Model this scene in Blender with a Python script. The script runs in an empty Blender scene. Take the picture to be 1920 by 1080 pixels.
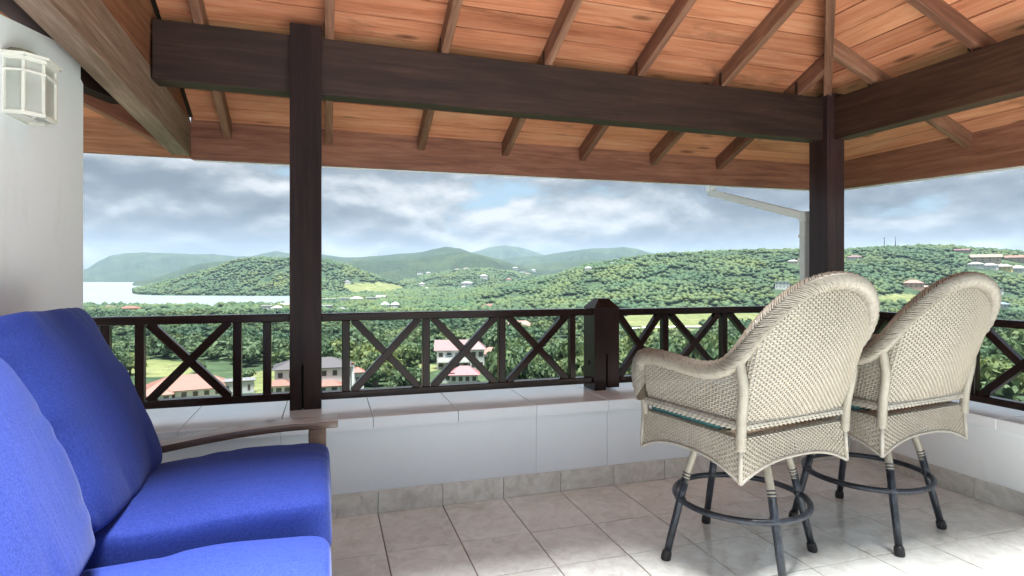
import bpy, bmesh, math, random
import numpy as np
from mathutils import Vector, Matrix

random.seed(7)
rng = np.random.default_rng(7)
C = bpy.context.scene.collection
SC = bpy.context.scene
R = math.radians

# ------------------------------------------------------------------ camera
F, CY, YAW = 1094.2, 516.5, R(17.56)          # focal length and horizon in pixels of the 1920 photo
CAM = np.array([-0.246, -2.594, 1.210])
cam = bpy.data.cameras.new('camera')
cam.sensor_width = 36.0
cam.lens = F / 1920 * 36.0
cam.shift_y = -(540 - CY) / 1920
cam.clip_start = 0.05
cam.clip_end = 60000
cam_ob = bpy.data.objects.new('camera', cam)
C.objects.link(cam_ob)
cam_ob.location = CAM
cam_ob.rotation_euler = (R(90), 0, -YAW)
SC.camera = cam_ob

# ------------------------------------------------------------------ light
SUN_EL, SUN_AZ = R(82), R(170)                # azimuth clockwise from +Y
world = bpy.data.worlds.new('World')
SC.world = world
world.use_nodes = True


def sky_nodes():
    nt = world.node_tree
    nt.nodes.clear()
    N, L = nt.nodes.new, nt.links.new
    out = N('ShaderNodeOutputWorld')
    bg = N('ShaderNodeBackground')
    bg.inputs['Strength'].default_value = 0.050
    L(bg.outputs[0], out.inputs[0])
    tc = N('ShaderNodeTexCoord')
    sky = N('ShaderNodeTexSky')
    sky.sky_type = 'NISHITA'
    sky.sun_disc = False
    sky.sun_elevation = SUN_EL
    sky.sun_rotation = SUN_AZ
    sky.air_density = 1.0
    sky.dust_density = 1.5
    sep = N('ShaderNodeSeparateXYZ')
    L(tc.outputs['Generated'], sep.inputs[0])

    def math_(op, a, b=None, clamp=False):
        m = N('ShaderNodeMath'); m.operation = op; m.use_clamp = clamp
        for i, v in enumerate((a, b)):
            if v is None: continue
            if isinstance(v, (int, float)): m.inputs[i].default_value = v
            else: L(v, m.inputs[i])
        return m.outputs[0]
    zc = math_('MAXIMUM', sep.outputs[2], 0.0)
    den = math_('ADD', zc, 0.34)
    px = math_('DIVIDE', sep.outputs[0], den)
    py = math_('DIVIDE', sep.outputs[1], den)
    cmb = N('ShaderNodeCombineXYZ')
    L(px, cmb.inputs[0]); L(py, cmb.inputs[1])

    def noise(scale, det, rough, off, dist=0.0, shrink=1.0):
        mp = N('ShaderNodeMapping'); mp.inputs['Location'].default_value = off
        mp.inputs['Scale'].default_value = (shrink, shrink, 1)
        L(cmb.outputs[0], mp.inputs[0])
        n = N('ShaderNodeTexNoise'); n.inputs['Scale'].default_value = scale
        n.inputs['Detail'].default_value = det; n.inputs['Roughness'].default_value = rough
        n.inputs['Distortion'].default_value = dist
        L(mp.outputs[0], n.inputs[0])
        return n.outputs[0]

    def ramp(f, *st):
        r = N('ShaderNodeValToRGB')
        e = r.color_ramp.elements
        while len(e) < len(st): e.new(0.5)
        for k, (p, c) in enumerate(st):
            e[k].position = p; e[k].color = (*c, 1) if len(c) == 3 else c
        L(f, r.inputs[0])
        return r.outputs[0]

    def mix(f, a, b, mode='MIX'):
        m = N('ShaderNodeMix'); m.data_type = 'RGBA'; m.blend_type = mode
        if isinstance(f, (int, float)): m.inputs[0].default_value = f
        else: L(f, m.inputs[0])
        for i, v in ((6, a), (7, b)):
            if isinstance(v, tuple): m.inputs[i].default_value = (*v, 1)
            else: L(v, m.inputs[i])
        return m.outputs[2]
    # heaps of cloud: thickness, and its slope towards the zenith, which shows their lit upper edges
    OFF = (9.3, 2.4, 0)
    n0 = noise(1.7, 11, 0.59, OFF, 0.15)
    n1 = noise(1.7, 11, 0.59, OFF, 0.15, 0.955)
    relief = math_('MULTIPLY', math_('SUBTRACT', n0, n1), 2.1)
    big = noise(0.75, 4, 0.5, (1.4, 2.7, 0))
    shade = math_('ADD', math_('ADD', math_('MULTIPLY', math_('SUBTRACT', 0.5, n0), 0.55), relief), math_('ADD', math_('MULTIPLY', math_('SUBTRACT', big, 0.5), 0.9), 0.5))
    cover = ramp(math_('ADD', n0, math_('MULTIPLY', math_('SUBTRACT', big, 0.5), -0.25)), (0.345, (0, 0, 0)), (0.42, (1, 1, 1)))
    cloud = ramp(shade, (0.28, (1.45, 1.68, 1.95)), (0.46, (2.4, 2.65, 2.9)), (0.57, (3.7, 3.95, 4.15)), (0.74, (5.7, 5.85, 5.95)))
    blue = mix(0.7, sky.outputs[0], (2.9, 4.3, 5.3))
    col = mix(cover, blue, cloud)
    # pale band of far air towards the horizon, same all round
    hz = ramp(zc, (0.0, (1, 1, 1)), (0.03, (0.5, 0.5, 0.5)), (0.10, (0, 0, 0)))
    col = mix(math_('MULTIPLY', hz, 0.8), col, (4.3, 4.8, 5.1))
    # an overcast sky is brighter overhead than low down
    lum = math_('ADD', 1.0, math_('MULTIPLY', math_('POWER', zc, 1.0), 1.9))
    sc_ = N('ShaderNodeVectorMath'); sc_.operation = 'SCALE'
    L(col, sc_.inputs[0]); L(lum, sc_.inputs['Scale'])
    s2 = N('ShaderNodeVectorMath'); s2.operation = 'SCALE'; s2.inputs['Scale'].default_value = 0.33
    L(sc_.outputs[0], s2.inputs[0])
    L(s2.outputs[0], bg.inputs[0])


sky_nodes()
sun = bpy.data.lights.new('sun', 'SUN')
sun.energy = 4.0
sun.angle = R(20)
sun.color = (1.0, 0.985, 0.965)
sun_ob = bpy.data.objects.new('sun', sun)
C.objects.link(sun_ob)
sd = Vector((math.sin(SUN_AZ) * math.cos(SUN_EL), math.cos(SUN_AZ) * math.cos(SUN_EL), math.sin(SUN_EL)))
sun_ob.rotation_euler = sd.to_track_quat('Z', 'Y').to_euler()
sun_ob.location = (0, -20, 40)

SC.view_settings.view_transform = 'Standard'
SC.view_settings.look = 'None'
SC.view_settings.gamma = 1
SC.view_settings.exposure = 2.8
SC.view_settings.use_curve_mapping = False
SC.render.engine = 'CYCLES'
SC.cycles.use_denoising = True
SC.cycles.max_bounces = 8
SC.cycles.diffuse_bounces = 5
SC.cycles.glossy_bounces = 3
SC.cycles.transparent_max_bounces = 8
SC.cycles.volume_bounces = 0
SC.cycles.sample_clamp_indirect = 6


# ------------------------------------------------------------------ small helpers
def tag(o, label=None, cat=None, group=None, kind=None):
    if label: o['label'] = label
    if cat: o['category'] = cat
    if group: o['group'] = group
    if kind: o['kind'] = kind
    return o


def empty(name, loc=(0, 0, 0), rz=0, parent=None):
    o = bpy.data.objects.new(name, None)
    C.objects.link(o)
    o.empty_display_size = 0.1
    o.location = loc
    o.rotation_euler = (0, 0, rz)
    if parent: o.parent = parent
    return o


def link(name, me, mats, parent=None, smooth=False):
    if mats is not None:
        for m in (mats if isinstance(mats, (list, tuple)) else [mats]):
            me.materials.append(m)
    if smooth:
        me.polygons.foreach_set('use_smooth', [True] * len(me.polygons))
    o = bpy.data.objects.new(name, me)
    C.objects.link(o)
    if parent: o.parent = parent
    return o


def from_bm(name, bm, mats, parent=None, smooth=False):
    me = bpy.data.meshes.new(name)
    bm.normal_update()
    bm.to_mesh(me)
    bm.free()
    return link(name, me, mats, parent, smooth)


def from_np(name, V, Fc, mats, parent=None, smooth=False, midx=None):
    """V (n,3); Fc (m,k) with one k"""
    me = bpy.data.meshes.new(name)
    V = np.asarray(V, dtype=np.float32); Fc = np.asarray(Fc, dtype=np.int32)
    k = Fc.shape[1]
    me.vertices.add(len(V)); me.vertices.foreach_set('co', V.ravel())
    me.loops.add(Fc.size); me.loops.foreach_set('vertex_index', Fc.ravel())
    me.polygons.add(len(Fc))
    me.polygons.foreach_set('loop_start', np.arange(0, Fc.size, k, dtype=np.int32))
    me.polygons.foreach_set('loop_total', np.full(len(Fc), k, dtype=np.int32))
    if midx is not None: me.polygons.foreach_set('material_index', np.asarray(midx, dtype=np.int32))
    me.update(calc_edges=True)
    return link(name, me, mats, parent, smooth)


def bm_box(bm, x0, x1, y0, y1, z0, z1, bev=0.0, M=None):
    vs = [bm.verts.new(p) for p in ((x0, y0, z0), (x1, y0, z0), (x1, y1, z0), (x0, y1, z0),
                                    (x0, y0, z1), (x1, y0, z1), (x1, y1, z1), (x0, y1, z1))]
    fs = [bm.faces.new([vs[i] for i in q]) for q in ((3, 2, 1, 0), (4, 5, 6, 7), (0, 1, 5, 4), (1, 2, 6, 5), (2, 3, 7, 6), (3, 0, 4, 7))]
    if bev:
        es = list({e for f in fs for e in f.edges})
        r = bmesh.ops.bevel(bm, geom=es, offset=bev, segments=1, affect='EDGES')
        vs = list({v for f in r['faces'] for v in f.verts} | {v for v in vs if v.is_valid})
    if M is not None:
        bmesh.ops.transform(bm, matrix=M, verts=[v for v in vs if v.is_valid])
    return vs


def box(name, x0, x1, y0, y1, z0, z1, mat, parent=None, bev=0.003):
    """a box whose own origin is its centre, so the grain of each piece differs"""
    c = Vector(((x0 + x1) / 2, (y0 + y1) / 2, (z0 + z1) / 2))
    bm = bmesh.new()
    a, b, d = (x1 - x0) / 2, (y1 - y0) / 2, (z1 - z0) / 2
    bm_box(bm, -a, a, -b, b, -d, d, bev)
    o = from_bm(name, bm, mat, parent)
    o.location = c
    return o


def bar(name, p0, p1, w, h, mat, parent=None, up=(0, 0, 1), bev=0.003, mesh=None):
    """timber along its own X axis: w across, h in the 'up' sense, p0-p1 on its centre line"""
    p0, p1 = Vector(p0), Vector(p1)
    x = (p1 - p0); ln = x.length; x.normalize()
    y = Vector(up).cross(x); y.normalize()
    z = x.cross(y)
    M = Matrix((x, y, z)).transposed().to_4x4()
    M.translation = (p0 + p1) / 2
    bm = bmesh.new()
    bm_box(bm, -ln / 2, ln / 2, -w / 2, w / 2, -h / 2, h / 2, bev)
    o = from_bm(name, bm, mat, parent)
    o.matrix_local = M
    return o


def prism(name, poly, axis, a, b, mat, parent=None):
    """polygon (2-D points) pulled along an axis from a to b"""
    def P(p, t):
        if axis == 'x': return (t, p[0], p[1])
        if axis == 'y': return (p[0], t, p[1])
        return (p[0], p[1], t)
    bm = bmesh.new()
    A = [bm.verts.new(P(p, a)) for p in poly]; B = [bm.verts.new(P(p, b)) for p in poly]
    bm.faces.new(A); bm.faces.new(B[::-1])
    n = len(poly)
    for i in range(n):
        bm.faces.new((A[i], B[i], B[(i + 1) % n], A[(i + 1) % n]))
    bmesh.ops.recalc_face_normals(bm, faces=bm.faces)
    return from_bm(name, bm, mat, parent)


def tube_np(path, rad, k=10, caps=True, ref=None):
    """tube along path (n,3), rad scalar or (n,); returns V,F(quads)"""
    P = np.asarray(path, float); n = len(P)
    rad = np.broadcast_to(np.asarray(rad, float), (n,))
    T = np.gradient(P, axis=0); T /= np.linalg.norm(T, axis=1)[:, None] + 1e-12
    u = np.array([0, 0, 1.0]) if abs(T[0][2]) < 0.9 else np.array([1.0, 0, 0])
    V = []
    for i in range(n):
        u = u - T[i] * (u @ T[i]); u /= np.linalg.norm(u)
        w = np.cross(T[i], u)
        a = np.arange(k) * 2 * math.pi / k
        V.append(P[i] + rad[i] * (np.cos(a)[:, None] * u + np.sin(a)[:, None] * w))
    V = np.concatenate(V)
    Fc = []
    for i in range(n - 1):
        for j in range(k):
            Fc.append((i * k + j, i * k + (j + 1) % k, (i + 1) * k + (j + 1) % k, (i + 1) * k + j))
    if caps:
        V = np.vstack([V, P[0], P[-1]])
        for j in range(0, k, 2):
            Fc.append((len(V) - 2, (j + 2) % k, (j + 1) % k, j))
            o = (n - 1) * k
            Fc.append((len(V) - 1, o + j, o + (j + 1) % k, o + (j + 2) % k))
    return V, np.array(Fc)


class MB:
    """collects quads of several shapes into one mesh"""
    def __init__(s): s.V, s.F, s.n = [], [], 0
    def add(s, V, Fc):
        s.V.append(np.asarray(V, float)); s.F.append(np.asarray(Fc, int) + s.n); s.n += len(V)
    def build(s, name, mat, parent=None, smooth=True):
        return from_np(name, np.concatenate(s.V), np.concatenate(s.F), mat, parent, smooth)


# ------------------------------------------------------------------ materials
def mat_new(name):
    m = bpy.data.materials.new(name)
    m.use_nodes = True
    nt = m.node_tree
    b = nt.nodes['Principled BSDF']
    return m, nt, b


def nd(nt, typ, **kw):
    n = nt.nodes.new(typ)
    for k, v in kw.items():
        if hasattr(n, k) and k not in n.inputs: setattr(n, k, v)
        else: n.inputs[k].default_value = v
    return n


def ramp_n(nt, f, *st):
    r = nt.nodes.new('ShaderNodeValToRGB')
    e = r.color_ramp.elements
    while len(e) < len(st): e.new(0.5)
    for k, (p, c) in enumerate(st):
        e[k].position = p
        c = (c, c, c) if isinstance(c, (int, float)) else c
        e[k].color = (*c, 1)
    nt.links.new(f, r.inputs[0])
    return r.outputs[0]


def mix_n(nt, f, a, b, mode='MIX'):
    m = nt.nodes.new('ShaderNodeMix'); m.data_type = 'RGBA'; m.blend_type = mode
    if isinstance(f, (int, float)): m.inputs[0].default_value = f
    else: nt.links.new(f, m.inputs[0])
    for i, v in ((6, a), (7, b)):
        if isinstance(v, tuple): m.inputs[i].default_value = (*v, 1)
        else: nt.links.new(v, m.inputs[i])
    return m.outputs[2]


def coords(nt, scale=(1, 1, 1), per_object=True, kind='Object'):
    tc = nt.nodes.new('ShaderNodeTexCoord')
    v = tc.outputs[kind]
    if per_object:
        oi = nt.nodes.new('ShaderNodeObjectInfo')
        mm = nt.nodes.new('ShaderNodeVectorMath'); mm.operation = 'SCALE'
        mm.inputs[0].default_value = (37.0, 53.0, 71.0)
        nt.links.new(oi.outputs['Random'], mm.inputs['Scale'])
        ad = nt.nodes.new('ShaderNodeVectorMath'); ad.operation = 'ADD'
        nt.links.new(v, ad.inputs[0]); nt.links.new(mm.outputs[0], ad.inputs[1])
        v = ad.outputs[0]
    mp = nt.nodes.new('ShaderNodeMapping')
    mp.inputs['Scale'].default_value = scale
    nt.links.new(v, mp.inputs[0])
    return mp.outputs[0]


def noise_n(nt, v, scale, det=5, rough=0.55, dist=0.0):
    n = nt.nodes.new('ShaderNodeTexNoise')
    n.inputs['Scale'].default_value = scale; n.inputs['Detail'].default_value = det
    n.inputs['Roughness'].default_value = rough; n.inputs['Distortion'].default_value = dist
    nt.links.new(v, n.inputs[0])
    return n.outputs[0]


def bump_n(nt, b, h, strength=0.3, dist=0.01):
    bp = nt.nodes.new('ShaderNodeBump')
    bp.inputs['Strength'].default_value = strength; bp.inputs['Distance'].default_value = dist
    nt.links.new(h, bp.inputs['Height'])
    nt.links.new(bp.outputs[0], b.inputs['Normal'])


def wood(name, dark, mid, light, rough=0.5, axis='x', knots=0.0, stain=0.0, vary=0.25, grain=1.0, spec=0.35):
    m, nt, b = mat_new(name)
    s = {'x': (0.9, 14, 14), 'z': (14, 14, 0.9), 'y': (14, 0.9, 14)}[axis]
    v = coords(nt, tuple(q * grain for q in s))
    g1 = noise_n(nt, v, 1.3, 6, 0.62, 1.2)
    g2 = noise_n(nt, coords(nt, tuple(q * 3.5 * grain for q in s)), 2.0, 4, 0.6, 0.3)
    gr = nt.nodes.new('ShaderNodeMath'); gr.operation = 'MULTIPLY_ADD'
    nt.links.new(g2, gr.inputs[0]); gr.inputs[1].default_value = 0.35
    m1 = nt.nodes.new('ShaderNodeMath'); m1.operation = 'MULTIPLY'; m1.inputs[1].default_value = 0.72
    nt.links.new(g1, m1.inputs[0]); nt.links.new(m1.outputs[0], gr.inputs[2])
    col = ramp_n(nt, gr.outputs[0], (0.36, dark), (0.53, mid), (0.70, light))
    big = noise_n(nt, coords(nt, (1, 1, 1)), 1.1, 4, 0.6)
    col = mix_n(nt, 1.0, col, ramp_n(nt, big, (0.3, 1 - vary), (0.7, 1 + vary * 0.5)), 'MULTIPLY')
    oi = nt.nodes.new('ShaderNodeObjectInfo')
    rnd = ramp_n(nt, oi.outputs['Random'], (0, (1 - vary, 1 - vary * 1.2, 1 - vary * 1.3)), (0.5, (1, 1, 1)), (1, (1 + vary * .35, 1 + vary * .6, 1 + vary * .4)))
    col = mix_n(nt, 1.0, col, rnd, 'MULTIPLY')
    if knots:
        kv = coords(nt, (2.2, 8.5, 8.5))
        vo = nt.nodes.new('ShaderNodeTexVoronoi'); vo.inputs['Scale'].default_value = 1.0
        nt.links.new(kv, vo.inputs[0])
        kn = ramp_n(nt, vo.outputs['Distance'], (0.04, 1.0), (0.13, 0.55), (0.20, 0.0))
        rare = ramp_n(nt, vo.outputs['Color'], (0.52, 0.0), (0.55, 1.0))
        f = mix_n(nt, 1.0, kn, rare, 'MULTIPLY')
        f = mix_n(nt, 1.0, f, (knots, knots, knots), 'MULTIPLY')
        col = mix_n(nt, f, col, tuple(q * 0.28 for q in dark))
    if stain:
        sv = noise_n(nt, coords(nt, (1.0, 2.2, 2.2)), 1.6, 6, 0.68, 0.6)
        sm = ramp_n(nt, sv, (0.60, 0.0), (0.72, stain))
        col = mix_n(nt, sm, col, tuple(q * 0.32 for q in mid))
    nt.links.new(col, b.inputs['Base Color'])
    b.inputs['Roughness'].default_value = rough
    b.inputs['Specular IOR Level'].default_value = spec
    bump_n(nt, b, gr.outputs[0], 0.25, 0.004)
    return m


M = {}
M['post'] = wood('dark_stained_post', (0.013, 0.007, 0.0065), (0.021, 0.011, 0.010), (0.034, 0.018, 0.016), 0.30, 'z', vary=0.12, spec=0.16)
M['post_brown'] = wood('red_brown_corner_post', (0.026, 0.013, 0.013), (0.042, 0.022, 0.021), (0.066, 0.036, 0.032), 0.30, 'z', vary=0.12, spec=0.25)
M['rail'] = wood('dark_stained_rail', (0.011, 0.006, 0.005), (0.018, 0.009, 0.008), (0.030, 0.016, 0.013), 0.20, 'x', vary=0.12, spec=0.2)
for k_ in ('rail', 'post'):
    M[k_].node_tree.nodes['Principled BSDF'].inputs['Coat Weight'].default_value = 0.0
    M[k_].node_tree.nodes['Principled BSDF'].inputs['Coat Roughness'].default_value = 0.18
M['beam'] = wood('dark_stained_beam', (0.016, 0.008, 0.006), (0.029, 0.014, 0.010), (0.052, 0.025, 0.018), 0.5, 'x', vary=0.15)
M['brown_beam'] = wood('brown_stained_beam', (0.032, 0.014, 0.009), (0.056, 0.025, 0.016), (0.092, 0.044, 0.028), 0.5, 'x', vary=0.15)
M['rafter'] = wood('brown_stained_rafter', (0.12, 0.052, 0.033), (0.21, 0.096, 0.060), (0.33, 0.17, 0.11), 0.55, 'x', vary=0.3)
M['fascia'] = wood('red_brown_fascia', (0.19, 0.074, 0.045), (0.31, 0.130, 0.080), (0.43, 0.20, 0.125), 0.5, 'x', vary=0.15)
M['fascia_y'] = wood('red_brown_fascia_side', (0.19, 0.074, 0.045), (0.31, 0.130, 0.080), (0.43, 0.20, 0.125), 0.5, 'y', vary=0.15)
M['plank'] = wood('orange_pine_plank', (0.3980, 0.1423, 0.0688), (0.5971, 0.2381, 0.1256), (0.6743, 0.3460, 0.1990), 0.5, 'x', knots=0.95, stain=0.62, vary=0.20, grain=0.8)
M['dull'] = wood('dull_dark_board', (0.014, 0.007, 0.006), (0.024, 0.011, 0.010), (0.036, 0.018, 0.015), 0.85, 'y', vary=.1, spec=0.1)
M['clad'] = wood('brown_cladding', (0.12, 0.045, 0.022), (0.21, 0.085, 0.042), (0.30, 0.14, 0.075), 0.55, 'y', vary=0.2)
M['clad_x'] = wood('orange_brown_board', (0.20, 0.075, 0.035), (0.34, 0.14, 0.07), (0.46, 0.22, 0.12), 0.55, 'x', stain=.3, vary=0.15)  # fascia wood lightened: light on the left board put into the colour
M['weathered'] = wood('weathered_beam', (0.15, 0.095, 0.065), (0.25, 0.165, 0.115), (0.38, 0.29, 0.22), 0.62, 'x', stain=0.5, vary=0.15)
M['arm_glare'] = wood('armrest_top_painted_glare', (0.26, 0.24, 0.22), (0.38, 0.36, 0.34), (0.50, 0.48, 0.46), 0.3, 'x', vary=.1, spec=.6)  # sky reflection on the armrest top put into the colour
M['sofa_wood'] = wood('sofa_wood', (0.06, 0.034, 0.024), (0.11, 0.066, 0.048), (0.18, 0.12, 0.09), 0.28, 'x', vary=0.12, spec=0.6)


def paint(name, col, rough=0.6, bump=0.15, scale=60, dirt=0.0, dirtcol=(0.3, 0.28, 0.22), blotch=0.06):
    m, nt, b = mat_new(name)
    v = coords(nt, (1, 1, 1), True)
    big = noise_n(nt, v, 1.4, 5, 0.6)
    c = mix_n(nt, 1.0, col, ramp_n(nt, big, (0.3, 1 - blotch), (0.7, 1.0)), 'MULTIPLY')
    if dirt:
        dv = noise_n(nt, coords(nt, (3.5, 3.5, 0.9), True), 2.2, 7, 0.7, 0.4)
        c = mix_n(nt, ramp_n(nt, dv, (0.58, 0.0), (0.78, dirt)), c, dirtcol)
    nt.links.new(c, b.inputs['Base Color'])
    b.inputs['Roughness'].default_value = rough
    bump_n(nt, b, noise_n(nt, v, scale, 4, 0.6), bump, 0.004)
    return m


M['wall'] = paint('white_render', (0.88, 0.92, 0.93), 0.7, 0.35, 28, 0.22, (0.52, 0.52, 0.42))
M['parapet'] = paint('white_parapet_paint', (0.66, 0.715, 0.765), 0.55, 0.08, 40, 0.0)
M['coping'] = paint('white_coping_tile', (0.86, 0.895, 0.915), 0.22, 0.04, 30, 0.12, (0.5, 0.5, 0.46))
b_ = M['coping'].node_tree.nodes['Principled BSDF']
b_.inputs['Coat Weight'].default_value = 0.9
b_.inputs['Coat Roughness'].default_value = 0.16
M['gutter'] = paint('white_gutter_paint', (0.90, 0.91, 0.91), 0.35, 0.02, 20)
M['grout'] = paint('brown_grout', (0.27, 0.205, 0.15), 0.85, 0.3, 120)
M['lantern'] = paint('white_lantern_paint', (0.70, 0.70, 0.62), 0.45, 0.1, 80, 0.4, (0.42, 0.42, 0.33))


def tile_mat(name, base, vein, dark, rough):
    m, nt, b = mat_new(name)
    v = coords(nt, (1, 1, 1), True)
    n1 = noise_n(nt, v, 3.2, 8, 0.66, 0.9)
    n2 = noise_n(nt, v, 11.0, 6, 0.6, 1.6)
    c = ramp_n(nt, n1, (0.30, dark), (0.45, vein), (0.60, base), (0.78, tuple(min(1, q * 1.10) for q in base)))
    c = mix_n(nt, 0.35, c, ramp_n(nt, n2, (0.35, dark), (0.6, base)))
    oi = nt.nodes.new('ShaderNodeObjectInfo')
    c = mix_n(nt, 1.0, c, ramp_n(nt, oi.outputs['Random'], (0, 0.93), (1, 1.03)), 'MULTIPLY')
    nt.links.new(c, b.inputs['Base Color'])
    nt.links.new(ramp_n(nt, n2, (0.3, rough + 0.1), (0.7, rough)), b.inputs['Roughness'])
    b.inputs['Specular IOR Level'].default_value = 0.5
    b.inputs['Coat Weight'].default_value = 0.7
    b.inputs['Coat Roughness'].default_value = 0.14
    bump_n(nt, b, n2, 0.06, 0.003)
    return m


M['tile'] = tile_mat('beige_ceramic_floor_tile', (0.735, 0.765, 0.745), (0.645, 0.655, 0.625), (0.44, 0.415, 0.38), 0.16)
M['skirt_tile'] = tile_mat('beige_skirting_tile', (0.68, 0.68, 0.64), (0.55, 0.535, 0.495), (0.34, 0.31, 0.275), 0.35)


def simple(name, col, rough=0.5, metal=0.0, spec=0.5, bump=0, scale=50, var=0.12):
    m, nt, b = mat_new(name)
    v = coords(nt, (1, 1, 1), True)
    c = mix_n(nt, 1.0, col, ramp_n(nt, noise_n(nt, v, scale * 0.25, 5, 0.6), (0.3, 1 - var), (0.7, 1 + var)), 'MULTIPLY')
    nt.links.new(c, b.inputs['Base Color'])
    b.inputs['Roughness'].default_value = rough
    b.inputs['Metallic'].default_value = metal
    b.inputs['Specular IOR Level'].default_value = spec
    if bump: bump_n(nt, b, noise_n(nt, v, scale, 4, 0.6), bump, 0.003)
    return m


def wicker_mat(name, a, b_, c_):
    m, nt, b = mat_new(name)
    v = coords(nt, (1, 1, 1), True)
    n1 = noise_n(nt, v, 45, 4, 0.6)
    n2 = noise_n(nt, v, 4, 5, 0.6)
    c = ramp_n(nt, n1, (0.30, c_), (0.48, b_), (0.68, a))
    c = mix_n(nt, 0.5, c, ramp_n(nt, n2, (0.35, b_), (0.6, a)))
    nt.links.new(c, b.inputs['Base Color'])
    b.inputs['Roughness'].default_value = 0.33
    b.inputs['Specular IOR Level'].default_value = 0.45
    bump_n(nt, b, n1, 0.2, 0.001)
    return m


M['wicker'] = wicker_mat('cream_wicker', (0.3520, 0.3344, 0.2939), (0.3098, 0.2860, 0.2429), (0.2182, 0.1945, 0.1549))
M['braid'] = wicker_mat('aged_wicker_braid', (0.3054, 0.2834, 0.2411), (0.2561, 0.2297, 0.1848), (0.1478, 0.1232, 0.0933))
M['wrap'] = wicker_mat('cream_wrapped_cane', (0.3626, 0.3388, 0.2825), (0.3203, 0.2904, 0.2323), (0.2455, 0.2165, 0.1654))
M['stake'] = simple('wicker_stake', (0.30, 0.255, 0.19), 0.6)
M['core'] = simple('dark_border_core', (0.075, 0.058, 0.038), 0.8)
M['iron'] = simple('dark_hammered_iron', (0.030, 0.036, 0.048), 0.30, 0.4, 0.6, 0.9, 70, 0.5)
M['rubber'] = simple('black_rubber', (0.012, 0.012, 0.013), 0.5)
M['teal'] = simple('teal_cushion_fabric', (0.045, 0.15, 0.155), 0.85)
M['strap'] = simple('rusty_metal_strap', (0.05, 0.035, 0.028), 0.55, 0.6)
M['slot'] = simple('black_slot', (0.006, 0.005, 0.005), 0.9)


def fabric(name, g):
    m, nt, b = mat_new(name)
    v = coords(nt, (1, 1, 1), True)
    c = ramp_n(nt, noise_n(nt, v, 3.0, 6, 0.6), (0.3, tuple(q * g for q in (0.022, 0.046, 0.27))), (0.7, tuple(q * g for q in (0.031, 0.060, 0.34))))
    c = mix_n(nt, 0.45, c, ramp_n(nt, noise_n(nt, v, 210, 3, 0.6), (0.35, tuple(q * g for q in (0.014, 0.032, 0.20))), (0.65, tuple(q * g for q in (0.060, 0.095, 0.44)))))
    nt.links.new(c, b.inputs['Base Color'])
    b.inputs['Roughness'].default_value = 0.85
    b.inputs['Specular IOR Level'].default_value = 0.12
    b.inputs['Sheen Weight'].default_value = 0.12
    b.inputs['Sheen Roughness'].default_value = 0.4
    b.inputs['Sheen Tint'].default_value = (0.55, 0.65, 1.0, 1)
    cr = noise_n(nt, coords(nt, (3.0, 14.0, 3.0)), 1.6, 4, 0.55, 0.8)
    ad = nt.nodes.new('ShaderNodeMath'); ad.operation = 'MULTIPLY_ADD'; ad.inputs[1].default_value = 0.05
    nt.links.new(noise_n(nt, v, 320, 2, 0.5), ad.inputs[0]); nt.links.new(cr, ad.inputs[2])
    bump_n(nt, b, ad.outputs[0], 0.16, 0.012)
    return m


M['blue'] = fabric('royal_blue_canvas', 0.66)
M['paler'] = fabric('sunlit_blue_canvas', 0.74)  # lit copy of the same canvas: sunlight on near cushions put into the colour


def glass_mat():
    m, nt, b = mat_new('frosted_lantern_glass')
    b.inputs['Base Color'].default_value = (0.72, 0.75, 0.68, 1)
    b.inputs['Roughness'].default_value = 0.35
    b.inputs['Transmission Weight'].default_value = 0.45
    nt.links.new(ramp_n(nt, noise_n(nt, coords(nt), 9, 4), (0.3, (0.55, 0.58, 0.5)), (0.7, (0.75, 0.77, 0.72))), b.inputs['Base Color'])
    return m


M['frost'] = glass_mat()

# ================================================================== FLOOR
T = 0.333
YB = 0.446                  # face of the skirting under the front wall
XR = 3.100                  # face of the skirting under the right wall
ROWY = [YB + 0.004] + [-k * T for k in range(0, 19)]
floor = box('floor', -1.47, XR + 0.02, -5.96, YB + 0.02, -0.16, -0.006, M['grout'], None, 0)
tag(floor, kind='structure')
terrace = box('bounce_slab', -7.5, 9.0, -13.0, -5.98, -0.16, -0.004, M['coping'], None, 0)   # unseen slab added behind to bounce sunlight onto the ceiling
tag(terrace, kind='structure')
tile_cache = {}
for i in range(-4, 10):
    x0, x1 = i * T, (i + 1) * T
    x1 = min(x1, XR + 0.004)
    if x1 - x0 < 0.05: continue
    if i == 8: x1 = 9 * T
    if i == 9: x0, x1 = 9 * T, XR + 0.004
    for r in range(len(ROWY) - 1):
        y1, y0 = ROWY[r], ROWY[r + 1]
        w, d = round(x1 - x0 - 0.005, 4), round(y1 - y0 - 0.005, 4)
        key = (w, d)
        if key not in tile_cache:
            bm = bmesh.new(); bm_box(bm, -w / 2, w / 2, -d / 2, d / 2, -0.004, 0.004, 0.0015)
            me = bpy.data.meshes.new('tile'); bm.to_mesh(me); bm.free(); me.materials.append(M['tile'])
            tile_cache[key] = me
        o = bpy.data.objects.new('tile', tile_cache[key]); C.objects.link(o)
        o.parent = floor
        o.matrix_parent_inverse = Matrix.Translation(-floor.location)
        o.location = ((x0 + x1) / 2, (y0 + y1) / 2, -0.004 + random.uniform(-0.0006, 0.0006))
        o.rotation_euler = (random.uniform(-.0012, .0012), random.uniform(-.0012, .0012), 0)

# ================================================================== PARAPET
ZP = 0.495                  # top of the coping
front = empty('parapet_wall', (0.9, 0.7, 0))
tag(front, 'low white parapet wall with pale coping tiles below the long front railing', 'wall')
fi = Matrix.Translation((-0.9, -0.7, 0))


def under(o, root):
    o.parent = root
    o.matrix_parent_inverse = Matrix.Translation(-root.location)
    return o


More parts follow.
